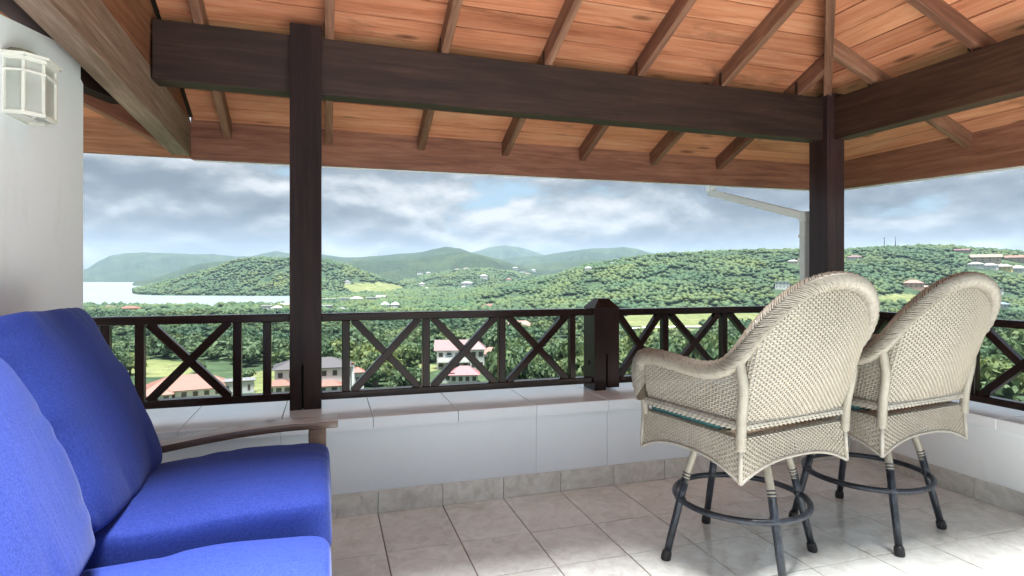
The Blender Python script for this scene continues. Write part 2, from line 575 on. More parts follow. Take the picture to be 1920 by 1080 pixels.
CJ = [-0.025 + 0.4385 * k for k in range(-5, 9)]
CJ = [-2.4] + [x for x in CJ if x > -2.2] + [3.42]
under(box('wall_core', -2.4, 3.40, YB + 0.016, 0.965, -0.16, 0.434, M['grout'], None, 0), front)
PJ = [-2.4, -0.462, 0.858, 1.294, 2.17, 3.115]
for a, b_ in zip(PJ, PJ[1:]):
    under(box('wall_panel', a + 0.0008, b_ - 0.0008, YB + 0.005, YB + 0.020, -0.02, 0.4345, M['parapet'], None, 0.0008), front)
for a, b_ in zip(CJ, CJ[1:]):
    under(box('coping_tile', a + 0.0015, b_ - 0.0015, 0.4285, 1.02, 0.4365, ZP, M['coping'], None, 0.002), front)
    under(box('coping_edge', a + 0.0015, b_ - 0.0015, 0.4245, 0.428, 0.4365, ZP - 0.0015, M['parapet'], None, 0), front)
for i in range(-4, 10):
    x0, x1 = i * T + 0.0015, min((i + 1) * T, XR) - 0.0015
    if x1 - x0 < .04: continue
    under(box('skirting_tile', x0, x1, YB - 0.006, YB + 0.0045, 0.0006, 0.114 + random.uniform(-.001, .001), M['skirt_tile'], None, 0.0015), front)

ZR = 0.462
right = empty('parapet_wall', (3.4, -1.2, 0))
tag(right, 'short white parapet wall behind the wicker chairs at the terrace corner', 'wall')
under(box('wall_core', XR + 0.016, 3.60, -5.9, YB + 0.012, -0.16, ZR - 0.061, M['grout'], None, 0), right)
under(box('wall_panel', XR + 0.005, XR + 0.020, -5.9, YB + 0.002, -0.02, ZR - 0.0605, M['wall'], None, 0.0008), right)  # whiter than the front panels: its brighter light put into the colour
yy = 0.424
while yy > -5.8:
    under(box('coping_tile', XR - 0.016, 3.62, yy - 0.437, yy, ZR - 0.0585, ZR, M['coping'], None, 0.003), right)
    yy -= 0.4385
for r in range(len(ROWY) - 1):
    y1, y0 = ROWY[r], ROWY[r + 1]
    under(box('skirting_tile', XR - 0.0045, XR + 0.0046, y0 + 0.0015, min(y1, YB - 0.008) - 0.0015, 0.0006, 0.113, M['skirt_tile'], None, 0.0015), right)

# ================================================================== POSTS
def post(x0, x1, y0, y1, z0, z1, label, slot=None, dark='post'):
    cx, cy = (x0 + x1) / 2, (y0 + y1) / 2
    p = empty('timber_post', (cx, cy, z0))
    tag(p, label, 'post')
    w, d, h = x1 - x0, y1 - y0, z1 - z0
    bm = bmesh.new()
    if slot:
        s0, s1, sz = slot[0] - cx, slot[1] - cx, slot[2] - z0
        bm_box(bm, -w / 2, s0, -d / 2, d / 2, 0, sz, 0)
        bm_box(bm, s1, w / 2, -d / 2, d / 2, 0, sz, 0)
        bm_box(bm, s0 - .004, s1 + .004, -d / 2 + 0.05, d / 2 - .001, 0.002, sz, 0)
        bm_box(bm, -w / 2, w / 2, -d / 2, d / 2, sz, h, 0)
    else:
        bm_box(bm, -w / 2, w / 2, -d / 2, d / 2, 0, h, 0.005)
    from_bm('shaft', bm, M['post' if slot else 'post_brown'], p)
    if slot:
        o = box('base_plate', s0 - 0.002, s1 + 0.002, -d / 2 + 0.03, -d / 2 + 0.034, 0.001, sz - 0.004, M['slot'], p, 0)
    return p


post(-0.436, -0.276, 0.70, 0.86, ZP, 2.548, 'dark timber post rising from the coping between the two left railings', (-0.3765, -0.3655, 0.735))
post(3.162, 3.318, 0.70, 0.872, ZP, 2.52, 'dark timber corner post rising behind the front wicker chair')
nw = empty('newel_post', (1.418, 0.78, ZP))
tag(nw, 'short dark newel post with pyramid cap dividing the railing', 'post')
bm = bmesh.new()
bm_box(bm, -0.085, -0.006, -0.08, 0.08, 0.0, 0.2245, 0)
bm_box(bm, 0.006, 0.085, -0.08, 0.08, 0.014, 0.2245, 0)
bm_box(bm, -0.010, 0.010, -0.03, 0.079, 0.012, 0.225, 0)
bm_box(bm, -0.085, 0.085, -0.08, 0.08, 0.2245, 0.512, 0)
from_bm('shaft', bm, M['post'], nw)
bm = bmesh.new()
a = [bm.verts.new((x * .087, y * .082, .5125)) for x, y in ((-1, -1), (1, -1), (1, 1), (-1, 1))]
c_ = [bm.verts.new((x * .034, y * .034, .570)) for x, y in ((-1, -1), (1, -1), (1, 1), (-1, 1))]
bm.faces.new(c_); bm.faces.new(a[::-1])
for i in range(4): bm.faces.new((a[i], a[(i + 1) % 4], c_[(i + 1) % 4], c_[i]))
from_bm('cap', bm, M['post'], nw)
V, Fc = tube_np([(-0.083, 0.0, 0.165), (-0.0885, 0.0, 0.165)], 0.016, 12)
from_np('bolt_hole', V, Fc, M['slot'], nw)
V, Fc = tube_np([(-0.083, 0.0, 0.04), (-0.0885, 0.0, 0.04)], 0.007, 10)
from_np('bolt_hole', V, Fc, M['slot'], nw)
box('base_plate', -0.008, 0.008, -0.05, -0.046, 0.014, 0.222, M['slot'], nw, 0)


# ================================================================== RAILINGS
def railing(label, axis, c0, c1, face, zt, zb, balusters, crosses, top_h=0.042, bot_h=0.040, name='railing'):
    """axis 'x': runs along X with its near face at y=face; axis 'y': along Y with near face at x=face"""
    root = empty(name, ((c0 + c1) / 2, face, zb) if axis == 'x' else (face, (c0 + c1) / 2, zb))
    tag(root, label, 'railing')

    def P(s, dpt, z):
        return Vector((s, face + dpt, z)) if axis == 'x' else Vector((face + dpt, s, z))

    def put(nm, p0, p1, w, h, up=(0, 0, 1), bev=0.003):
        return under(bar(nm, p0, p1, w, h, M['rail'], None, up, bev), root)
    put('top_rail', P(c0, .03, zt - top_h / 2), P(c1, .03, zt - top_h / 2), 0.066, top_h, bev=0.004)
    put('bottom_rail', P(c0, .03, zb + bot_h / 2), P(c1, .03, zb + bot_h / 2), 0.058, bot_h, bev=0.004)
    z0, z1 = zb + bot_h, zt - top_h
    n = (0, 1, 0) if axis == 'x' else (1, 0, 0)
    for s0, s1 in balusters:
        s = (s0 + s1) / 2
        put('baluster', P(s, .03, z0 - .001), P(s, .03, z1 + .001), abs(s1 - s0), 0.046, n)
    for s0, s1 in crosses:
        q = 0.019 if s1 > s0 else -0.019
        put('cross_brace', P(s0 + q, .0285, z0 - .004), P(s1 - q, .0285, z1 + .004), 0.040, 0.042, n)
        put('cross_brace', P(s0 + q, .0315, z1 + .004), P(s1 - q, .0315, z0 - .004), 0.040, 0.042, n)
    return root


railing('dark cross braced railing on the coping between white house wall and tall post', 'x', -2.4, -0.436, 0.722, 1.006, 0.543,
        [(-1.90, -1.86), (-1.306, -1.266), (-1.158, -1.118), (-0.714, -0.674), (-0.570, -0.530)], [(-1.118, -0.714), (-1.86, -1.306)])
railing('dark cross braced railing between the tall post and the capped newel post', 'x', -0.276, 1.333, 0.722, 1.004, 0.536,
        [(-0.170, -0.128), (0.272, 0.314), (0.725, 0.767), (1.183, 1.219)], [(-0.128, 0.272), (0.314, 0.725), (0.767, 1.183)])
railing('dark cross braced railing behind the front wicker chair, from newel to corner post', 'x', 1.503, 3.162, 0.722, 0.998, 0.528,
        [(1.838, 1.880), (2.294, 2.337), (2.75, 2.79)], [(1.505, 1.838), (1.880, 2.294), (2.337, 2.75), (2.79, 3.16)])
railing('dark cross braced railing beside the rear wicker chair, on the right wall', 'y', 0.70, -3.4, 3.262, 0.968, 0.492,
        [(0.33, 0.29), (-0.178, -0.220), (-0.68, -0.722), (-1.18, -1.222)], [(0.70, 0.33), (0.29, -0.178), (-0.220, -0.68), (-0.722, -1.18), (-1.222, -1.7)])

# ================================================================== ROOF
SL = 0.42
YF, XF = 1.67, 4.13                        # inner faces of the two eaves boards
zr_f = lambda y: 2.5 + SL * (0.74 - y)     # underside of the front rafters
zr_r = lambda x: 2.5 + SL * (x - 0 - 3.24) * -1
ZPL = 0.115                                # planks lie this far above the rafters' undersides
roof = empty('timber_roof', (1.5, 0.6, 2.5))
tag(roof, 'open timber hip roof of orange planks on dark brown rafters over the terrace', 'roof')
rb = lambda *a, **k: under(bar(*a, **k), roof)
# beams
rb('front_beam', (-1.085, 0.80, 2.348), (3.163, 0.80, 2.340), 0.12, 0.305, M['beam'], bev=0.004)
rb('right_beam', (3.281, 0.702, 2.336), (3.281, -1.9, 2.315), 0.12, 0.298, M['brown_beam'], bev=0.004)
# eaves boards
def eaves(axis, pts, a, b):
    o = prism('eaves_board', pts, axis, -0.02, 0.02, M['fascia' if axis == 'y' else 'fascia_y'])
    o.location = (0, a, 0) if axis == 'y' else (a, 0, 0)
    return under(o, roof)


eaves('y', [(-1.0945, 1.972), (XF + 0.05, 1.997), (XF + 0.05, 2.243), (-1.0948, 2.243)], YF + 0.02, 0)
eaves('x', [(YF - 0.001, 1.990), (-3.0, 1.840), (-3.0, 2.243), (YF - 0.001, 2.243)], XF + 0.02, 0)
rb('drip_edge', (-1.085, YF + 0.046, 1.990), (XF + 0.08, YF + 0.046, 2.015), 0.012, 0.05, M['gutter'], bev=0.002)
rb('drip_edge', (XF + 0.046, YF + .03, 2.003), (XF + 0.046, -3.0, 1.853), 0.012, 0.05, M['gutter'], bev=0.002)
# rafters of the front slope
YT = -1.15
for i, x in enumerate([-0.875, -0.235, 0.405, 1.045, 1.685, 2.325, 2.965]):
    ytop = max(YT, -(3.24 - x) + 0.78) if x > 1.4 else YT
    h = 0.112
    rb('rafter', (x, YF + 0.004, zr_f(YF) + h * .54), (x, ytop, zr_f(ytop) + h * .54), 0.048, h, M['rafter'], bev=0.003)
    under(box('tie_strap', x - 0.030, x - 0.0255, 0.747, 0.767, 2.492, 2.585, M['strap'], None, 0), roof)
# rafters of the right slope
for y in (0.40, -0.24, -0.88):
    xtop = max(3.24 - (0.78 - y), 1.2)
    zz = lambda x: 2.5 + SL * (3.22 - x)
    h = 0.112
    rb('rafter', (XF + 0.004, y, zz(XF) + h * .54), (xtop, y, zz(xtop) + h * .54), 0.048, h, M['rafter'], bev=0.003)
    under(box('tie_strap', 3.226, 3.246, y + 0.0255, y + 0.030, 2.485, 2.58, M['strap'], None, 0), roof)
# hip rafter on the diagonal
hp = lambda s: Vector((3.24 + s, 0.78 + s, 2.5 - SL * s + 0.045))
rb('hip_rafter', hp(0.87), hp(-1.85), 0.052, 0.14, M['rafter'], bev=0.003)
# planks, mitred along the hip
PW = 0.152
hipx = lambda y: 3.24 + (y - 0.78) - 0.0   # x of the hip above a given y


def plank(kind, a0, a1, e0, e1):
    """board between distances a0<a1 up the slope measured in plan from the eaves line"""
    g = 0.0036
    a0 += g; a1 -= g
    zo = random.uniform(-0.0015, 0.0015)
    bm = bmesh.new()
    pts = []
    for a in (a0, a1):
        z = 2.5 + ZPL + SL * (a - (YF - 0.74)) + zo
        if kind == 'front':
            y = YF - a
            xe = hipx(y) - 0.002
            pts.append([(e0, y, z), (min(e1, xe) if e1 < 90 else xe, y, z)])
        else:
            x = XF - a - 0.0
            ye = x - 3.24 + 0.78 - 0.002 + (0.0)
            pts.append([(x, min(ye, 1.66), z), (x, e0, z)])
    (p0, p1), (q0, q1) = pts
    c0 = (Vector(p0) + Vector(p1) + Vector(q0) + Vector(q1)) / 4
    ux = Vector((1, 0, 0)) if kind == 'front' else Vector((0, -1, 0))
    uy = (Vector(q0) - Vector(p0)); uy = uy - ux * uy.dot(ux); uy.normalize()
    uz = ux.cross(uy)
    Mx = Matrix((ux, uy, uz)).transposed().to_4x4(); Mx.translation = c0
    inv = Mx.inverted()
    up = 1 if uz.z > 0 else -1
    lo = [bm.verts.new(inv @ Vector(p)) for p in (p0, p1, q1, q0)]
    hi = [bm.verts.new((inv @ Vector(p)) + Vector((0, 0, 0.018 * up))) for p in (p0, p1, q1, q0)]
    bm.faces.new(lo); bm.faces.new(hi[::-1])
    for i in range(4): bm.faces.new((lo[i], hi[i], hi[(i + 1) % 4], lo[(i + 1) % 4]))
    bmesh.ops.recalc_face_normals(bm, faces=bm.faces)
    o = from_bm('plank', bm, M['plank'], None)
    o.matrix_local = Mx
    return under(o, roof)


NPL = int((YF - YT) / (PW * 0.92)) + 1
st = PW * 0.92
for k in range(NPL):
    a0, a1 = k * st, (k + 1) * st
    y = YF - a1
    j = random.choice([None, 0.405, 1.045, -0.235, 1.685])
    if j and j < hipx(y) - 0.3:
        plank('front', a0, a1, -1.075, j - 0.001); plank('front', a0, a1, j + 0.001, 99)
    else:
        plank('front', a0, a1, -1.075, 99)
for k in range(21):
    a0, a1 = k * st, (k + 1) * st
    plank('right', a0, a1, -1.5, 99)
# weatherproof covering on top of the planks
bm = bmesh.new()
zc_ = lambda a: 2.5 + ZPL + SL * (a - (YF - 0.74)) + 0.05
P = lambda x, y, a: bm.verts.new((x, y, zc_(a)))
ya, xa = YF + 0.05, XF + 0.05
aa = YF - YT
f1 = [P(-1.3, ya, -0.05), P(xa, ya, -0.05), P(hipx(YT) + .0, YT, aa), P(-1.3, YT, aa)]
bm.faces.new(f1)
ar = 21 * st
f2 = [P(xa + 0.001, ya, -0.05), P(xa + 0.001, -1.5, -0.05), P(XF - ar, -1.5, ar), P(XF - ar, XF - ar - 3.24 + .78, ar)]
bm.faces.new(f2)
r_ = bmesh.ops.extrude_face_region(bm, geom=bm.faces[:])
bmesh.ops.translate(bm, vec=(0, 0, 0.03), verts=[v for v in r_['geom'] if isinstance(v, bmesh.types.BMVert)])
bmesh.ops.recalc_face_normals(bm, faces=bm.faces)
under(from_bm('roof_covering', bm, M['strap']), roof)

# left end of the roof: level beam, cladding above it, hip rafter and soffit of the house roof
rb('level_beam', (-1.150, 1.668, 2.105), (-1.150, -3.2, 2.348), 0.108, 0.235, M['weathered'], bev=0.004)
lp = [(-1.092 + 0.006 * k, k) for k in range(3)]
zb_ = lambda y: 2.2235 + (1.668 - y) * 0.0499
for k in range(5):
    c0, c1 = 0.150 * k, 0.150 * (k + 1) - 0.004
    # each board stops where it meets the sloping roof boards
    ye0 = 1.66 - max(0.0, c0) / (SL - 0.0499); ye1 = 1.66 - c1 / (SL - 0.0499)
    o = prism('cladding_board', [(-2.6, zb_(-2.6) + c0), (ye0, zb_(ye0) + c0), (ye1, zb_(ye1) + c1), (-2.6, zb_(-2.6) + c1)], 'x', -1.120, -1.098 + 0.003 * (k % 2), M['clad'])
    under(o, roof)
rb('hip_rafter', (-1.15, 1.655, 2.045), (-1.80, 0.76, 2.33), 0.05, 0.115, M['fascia'], bev=0.003)
rb('eaves_board', (-2.9, YF + 0.02, 2.095), (-1.097, YF + 0.02, 2.095), 0.04, 0.235, M['clad_x'], bev=0.003)
for k in range(7):
    y0 = YF - k * 0.14
    z0 = 2.20 + k * 0.055
    o = prism('soffit_board', [(y0, z0), (y0 - 0.137, z0 + 0.054), (y0 - 0.137, z0 + 0.072), (y0, z0 + 0.018)], 'x', -3.0, -1.205, M['plank'])
    under(o, roof)
under(prism('gable_board', [(-3.2, 2.09), (0.405, 2.20), (0.405, 2.08), (0.50, 2.068), (1.20, 2.172), (1.20, 2.75), (-3.2, 2.75)], 'x', -1.40, -1.30, M['dull']), roof)

# ================================================================== GUTTER PIPE
gp = empty('rain_pipe', (3.2, 1.0, 0.5))
tag(gp, 'white square rainwater pipe bending from the eaves down behind the corner post', 'gutter pipe')
under(box('outlet', 2.93, 2.985, 1.722, 1.79, 1.935, 2.015, M['gutter'], None, 0.004), gp)
under(bar('sloped_pipe', (2.957, 1.757, 1.935), (3.218, 0.985, 1.665), 0.058, 0.058, M['gutter'], None, bev=0.005), gp)
under(box('elbow', 3.187, 3.249, 0.935, 1.0, 1.620, 1.695, M['gutter'], None, 0.006), gp)
under(box('down_pipe', 3.190, 3.246, 0.940, 0.996, ZP - .3, 1.622, M['gutter'], None, 0.005), gp)
under(box('pipe_bracket', 3.185, 3.251, 0.935, 1.001, 1.50, 1.52, M['gutter'], None, 0.002), gp)

# ================================================================== HOUSE WALL AND LANTERN
hw = empty('house_wall', (-1.4, -1.6, 0))
tag(hw, 'white rendered house wall at the left edge, carrying the lantern', 'wall')
under(prism('wall_face', [(-3.62, -0.16), (0.438, -0.16), (0.438, 2.055), (0.41, 2.07), (0.409, 2.184), (-0.25, 2.072), (-3.62, 2.072)], 'x', -1.475, -1.275, M['wall']), hw)

lan = empty('wall_lantern', (-1.275, -0.147, 1.75))
tag(lan, 'white half hexagon wall lantern with frosted panes on the house wall', 'wall lamp')
pl = [(-0.0, -0.083), (0.056, -0.083), (0.098, -0.045), (0.098, 0.045), (0.056, 0.083), (0.0, 0.083)]
bm = bmesh.new()


def ring(z, s=1.0, t=0.010, h=0.008):
    """flat hoop of the lantern frame following the half hexagon"""
    for (x0, y0), (x1, y1) in zip(pl, pl[1:]):
        a, b_ = Vector((x0 * s, y0 * s, z)), Vector((x1 * s, y1 * s, z))
        d = b_ - a
        Mx = Matrix.Translation((a + b_) / 2) @ Matrix.Rotation(math.atan2(d.y, d.x), 4, 'Z')
        bm_box(bm, -d.length / 2 - t * .3, d.length / 2 + t * .3, -t / 2, t / 2, -h / 2, h / 2, 0.001, Mx)


ring(0.008, 1.0, .012, .014); ring(0.150, 1.03, .012, .008); ring(0.192, 1.02, .016, .014); ring(0.203, 1.10, .018, .010)
for x, y in pl: bm_box(bm, x - .005, x + .005, y - .005, y + .005, 0.012, 0.194, 0.001)
from_bm('frame', bm, M['lantern'], lan)
for (x0, y0), (x1, y1) in zip(pl, pl[1:]):
    d = Vector((x1 - x0, y1 - y0, 0)); mid = ((x0 + x1) / 2 * .97, (y0 + y1) / 2 * .97, 0.1)
    bm = bmesh.new(); bm_box(bm, -d.length / 2 + .004, d.length / 2 - .004, -.0015, .0015, -.085, .09)
    o = from_bm('pane', bm, M['frost'], lan); o.location = mid; o.rotation_euler = (0, 0, math.atan2(d.y, d.x))
bm = bmesh.new()
for z, s in ((0.208, 1.06), (0.235, 0.55), (0.240, 0.05)):
    pass
lo = [bm.verts.new((x * 1.05, y * 1.05, 0.208)) for x, y in pl]
hi = [bm.verts.new((x * 0.45, y * 0.45, 0.238)) for x, y in pl]
bm.faces.new(lo[::-1]); bm.faces.new(hi)
for i in range(6): bm.faces.new((lo[i], lo[(i + 1) % 6], hi[(i + 1) % 6], hi[i]))
from_bm('cap', bm, simple('mouldy_lantern_cap', (0.10, 0.095, 0.05), 0.8, bump=.5), lan)
box('back_plate', -0.001, 0.006, -0.083, 0.083, 0.0, 0.205, M['lantern'], lan, 0.001)
box('floor_plate', 0.004, 0.05, -0.07, 0.03, 0.004, 0.010, M['lantern'], lan, 0.001)
V, Fc = tube_np([(0.045, 0, 0.01), (0.045, 0, 0.06), (0.045, 0, 0.075), (0.045, 0, 0.13), (0.045, 0, 0.15)], [.012, .012, .022, .026, .006], 12)
from_np('bulb', V, Fc, simple('white_bulb', (0.8, 0.8, 0.76), 0.3), lan, True)

# ================================================================== SOFA
def cushion(name, w, d, h, crown, n=26, wr=0.006, seed=0, parent=None, power=5.0, pinch=0.0, mat='blue'):
    """stuffed box cushion: w along x, d along y, h thick, crowned on both faces"""
    bm = bmesh.new()
    bmesh.ops.create_grid(bm, x_segments=n, y_segments=n, size=1)
    bm.free()
    g = np.linspace(-1, 1, n + 1)
    Vs, Fs, idx = [], [], {}

    def vid(p):
        k = tuple(np.round(p, 5))
        if k not in idx:
            idx[k] = len(Vs); Vs.append(p)
        return idx[k]
    m = max(4, n // 3)
    gz = np.linspace(-1, 1, m + 1)
    for ax, (ga, gb) in ((2, (g, g)), (0, (g, gz)), (1, (g, gz))):
        for s in (-1, 1):
            for i in range(len(ga) - 1):
                for j in range(len(gb) - 1):
                    q = []
                    for a, b in ((ga[i], gb[j]), (ga[i + 1], gb[j]), (ga[i + 1], gb[j + 1]), (ga[i], gb[j + 1])):
                        p = {2: (a, b, s), 0: (s, a, b), 1: (a, s, b)}[ax]
                        q.append(vid(np.array(p, float)))
                    Fs.append(q)
    V = np.array(Vs)
    nn = np.sum(np.abs(V * [1, 1, 0.85]) ** power, axis=1) ** (1 / power)
    W = V / nn[:, None] * 1.0
    r = np.random.default_rng(seed)
    f = np.clip((1 - W[:, 0] ** 2), 0, 1) ** 0.7 * np.clip((1 - W[:, 1] ** 2), 0, 1) ** 0.7
    out = W * [w / 2, d / 2, h / 2]
    out[:, 2] += np.sign(W[:, 2]) * np.clip(np.abs(W[:, 2]) * 1.3, 0, 1) * crown * f
    # pinched corners
    cr = (np.abs(W[:, 0]) ** 6) * (np.abs(W[:, 1]) ** 6)
    out[:, 2] *= 1 - pinch * cr
    out[:, :2] *= (1 + 0.035 * cr)[:, None]
    # creases that run in from the seams and soft dents
    for k in range(9):
        a = r.uniform(0, 6.28); fx, fy = math.cos(a), math.sin(a)
        fr = r.uniform(3, 9); ph = r.uniform(0, 6.28)
        edge = np.maximum(np.abs(W[:, 0]), np.abs(W[:, 1])) ** 3
        out[:, 2] += np.sign(W[:, 2]) * wr * 0.33 * np.sin(fr * (fx * W[:, 0] + fy * W[:, 1]) + ph) * (0.25 + edge)
    for k in range(14):
        s = r.integers(0, 4); t = r.uniform(-.9, .9)
        cx, cy = ((t, 1), (t, -1), (1, t), (-1, t))[s]
        dx, dy = W[:, 0] - cx, W[:, 1] - cy
        lon = dy if s < 2 else dx; lat = dx if s < 2 else dy
        lat = lat + 0.25 * lon * r.uniform(-1, 1)
        out[:, 2] -= np.sign(W[:, 2]) * wr * 0.9 * np.exp(-(lat / 0.045) ** 2 - (lon / 0.35) ** 2)
    o = from_np(name, out, np.array(Fs), M[mat], parent, True)
    bm = bmesh.new(); bm.from_mesh(o.data); bmesh.ops.recalc_face_normals(bm, faces=bm.faces); bm.to_mesh(o.data); bm.free()
    o.data.polygons.foreach_set('use_smooth', [True] * len(o.data.polygons))
    sub = o.modifiers.new('sub', 'SUBSURF'); sub.levels = 1; sub.render_levels = 1
    # piping along the front seam
    return o


sofa = empty('sofa', (-0.75, -0.8, 0))
tag(sofa, 'dark wooden sofa frame with a curved flat armrest holding the blue cushions', 'sofa')
su = lambda o: under(o, sofa)


def arm(y0, y1):
    xs = np.linspace(-0.205, -0.98, 22)
    zt = np.array([0.627 - 0.075 * max(0, (-0.36 - x) / 0.62) ** 1.7 for x in xs])
    V, Fc = [], []
    for x, z in zip(xs, zt):
        V += [(x, y0, z), (x, y1, z), (x, y1, z - .028), (x, y0, z - .028)]
    n = len(xs)
    for i in range(n - 1):
        for j in range(4):
            Fc.append((i * 4 + j, i * 4 + (j + 1) % 4, i * 4 + 4 + (j + 1) % 4, i * 4 + 4 + j))
    Fc += [(3, 2, 1, 0), tuple(4 * (n - 1) + q for q in range(4))]
    o = from_np('armrest', V, Fc, [M['sofa_wood'], M['arm_glare']], midx=[1 if k < 4 * (n - 1) and k % 4 == 0 else 0 for k in range(len(Fc))])
    bv = o.modifiers.new('bev', 'BEVEL'); bv.width = 0.003; bv.segments = 2; bv.limit_method = 'ANGLE'
    return su(o)


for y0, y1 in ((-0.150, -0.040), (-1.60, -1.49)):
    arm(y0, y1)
    ym = (y0 + y1) / 2
    su(box('leg', -0.318, -0.250, ym - .028, ym + .028, 0.0, 0.601, M['sofa_wood'], None, 0.004))
    su(box('leg', -1.02, -0.96, ym - .028, ym + .028, 0.0, 0.62, M['sofa_wood'], None, 0.004))
    su(box('side_rail', -0.96, -0.318, ym - .018, ym + .018, 0.24, 0.33, M['sofa_wood'], None, 0.003))
su(box('front_rail', -0.310, -0.275, -1.52, -0.12, 0.24, 0.33, M['sofa_wood'], None, 0.003))
su(box('seat_deck', -1.0, -0.312, -1.50, -0.13, 0.335, 0.355, M['sofa_wood'], None, 0.002))
for k in range(9):
    y = -0.2 - k * 0.155
    su(bar('back_slat', (-0.98, y, 0.34), (-1.20, y, 1.0), 0.06, 0.018, M['sofa_wood'], None, (0, 1, 0), 0.002))
su(bar('back_rail', (-1.205, -1.5, 1.0), (-1.205, -0.09, 1.0), 0.035, 0.07, M['sofa_wood'], None))

c = cushion('seat_cushion', 0.66, 0.60, 0.160, 0.028, 30, 0.007, 3, power=11, pinch=.2)
c.location = (-0.565, -0.475, 0.448); c.rotation_euler = (R(2), R(-3), 0)
tag(c, 'blue seat cushion at the far end of the sofa, next to the armrest', 'cushion', 'blue sofa cushions')
c = cushion('seat_cushion', 0.66, 0.64, 0.150, 0.018, 30, 0.006, 8, power=11, pinch=.2, mat='paler')
c.location = (-0.565, -1.135, 0.382); c.rotation_euler = (R(0), R(-2), 0)
tag(c, 'blue seat cushion nearest to the camera, at the bottom edge', 'cushion', 'blue sofa cushions')


def back_cushion(y, yaw, label, seed, dx=0.0, lean=24.0, w=0.66, hgt=0.62, dz=0.0, mat='blue'):
    c = cushion('back_cushion', hgt, w, 0.115, 0.038, 30, 0.008, seed, power=13, pinch=.45, mat=mat)
    c.rotation_euler = (Matrix.Rotation(R(yaw), 3, 'Z') @ Matrix.Rotation(R(-(90 - 0) + -lean), 3, 'Y')).to_euler()
    c.location = (-0.985 + dx, y, 0.80 + dz)
    return tag(c, label, 'cushion', 'blue sofa cushions')


back_cushion(-0.50, 0, 'blue back cushion leaning at the far end of the sofa, behind the armrest', 5)
back_cushion(-1.20, 2, 'blue back cushion nearest to the camera, cut by the left edge', 11, 0.035, mat='paler')

# ================================================================== WICKER BAR CHAIRS
def catmull(P, m):
    P = np.asarray(P, float); n = len(P)
    E = np.vstack([2 * P[0] - P[1], P, 2 * P[-1] - P[-2]])
    out = []
    for i in range(n - 1):
        a, b, c, d = E[i], E[i + 1], E[i + 2], E[i + 3]
        for t in np.arange(m) / m:
            out.append(0.5 * (2 * b + (c - a) * t + (2 * a - 5 * b + 4 * c - d) * t * t + (3 * b - a - 3 * c + d) * t ** 3))
    out.append(P[-1])
    return np.array(out)


def weave(surf, nu, nv, amp, fill=0.425, u0=0.0, u1=1.0, v0=0.0, v1=1.0, keep=None):
    """basket weave: flat strands running along u, each going over and under the stakes; surf(u, v) -> points (n,3)"""
    Vs, Fs, n0 = [], [], 0
    us = np.linspace(u0, u1, nu * 2 + 1)
    e = 1e-3
    for j in range(nv):
        vc = v0 + (v1 - v0) * (j + .5) / nv
        hw = (v1 - v0) / nv * fill
        off = amp * np.where(np.arange(nu * 2 + 1) % 2 == 1, np.where(((np.arange(nu * 2 + 1) // 2) + j) % 2 == 0, 1, -1), 0)
        rows = []
        for q, (dv, dr) in enumerate(((-hw, -0.35), (0, 0.25), (hw, -0.35))):
            vv = np.clip(vc + dv, 0, 1)
            P = surf(us, np.full_like(us, vv))
            Pu = surf(np.clip(us + e, 0, 1), np.full_like(us, vv)) - surf(np.clip(us - e, 0, 1), np.full_like(us, vv))
            Pv = surf(us, np.clip(np.full_like(us, vv) + e, 0, 1)) - surf(us, np.clip(np.full_like(us, vv) - e, 0, 1))
            N = np.cross(Pu, Pv); N /= np.linalg.norm(N, axis=1)[:, None] + 1e-12
            rows.append(P + N * (off + dr * amp * np.sign(off + 1e-9))[:, None])
        V = np.stack(rows, 1).reshape(-1, 3)
        m = len(us)
        f = []
        on = keep(us, np.full_like(us, vc)) if keep else np.ones(m, bool)
        for i in range(m - 1):
            if not (on[i] and on[i + 1]): continue
            for q in range(2):
                f.append((i * 3 + q, (i + 1) * 3 + q, (i + 1) * 3 + q + 1, i * 3 + q + 1))
        if not f: continue
        Vs.append(V); Fs.append(np.array(f) + n0); n0 += len(V)
    # the stakes
    S = MB()
    for i in range(nu):
        uc = u0 + (u1 - u0) * (i + .5) / nu
        vs = np.linspace(v0, v1, max(3, nv // 3))
        if keep:
            vs = vs[keep(np.full_like(vs, uc), vs)]
            if len(vs) < 3: continue
        P = surf(np.full_like(vs, uc), vs)
        V, Fc = tube_np(P, amp * 0.9, 4, False)
        S.add(V, Fc)
    return np.concatenate(Vs), np.concatenate(Fs), S


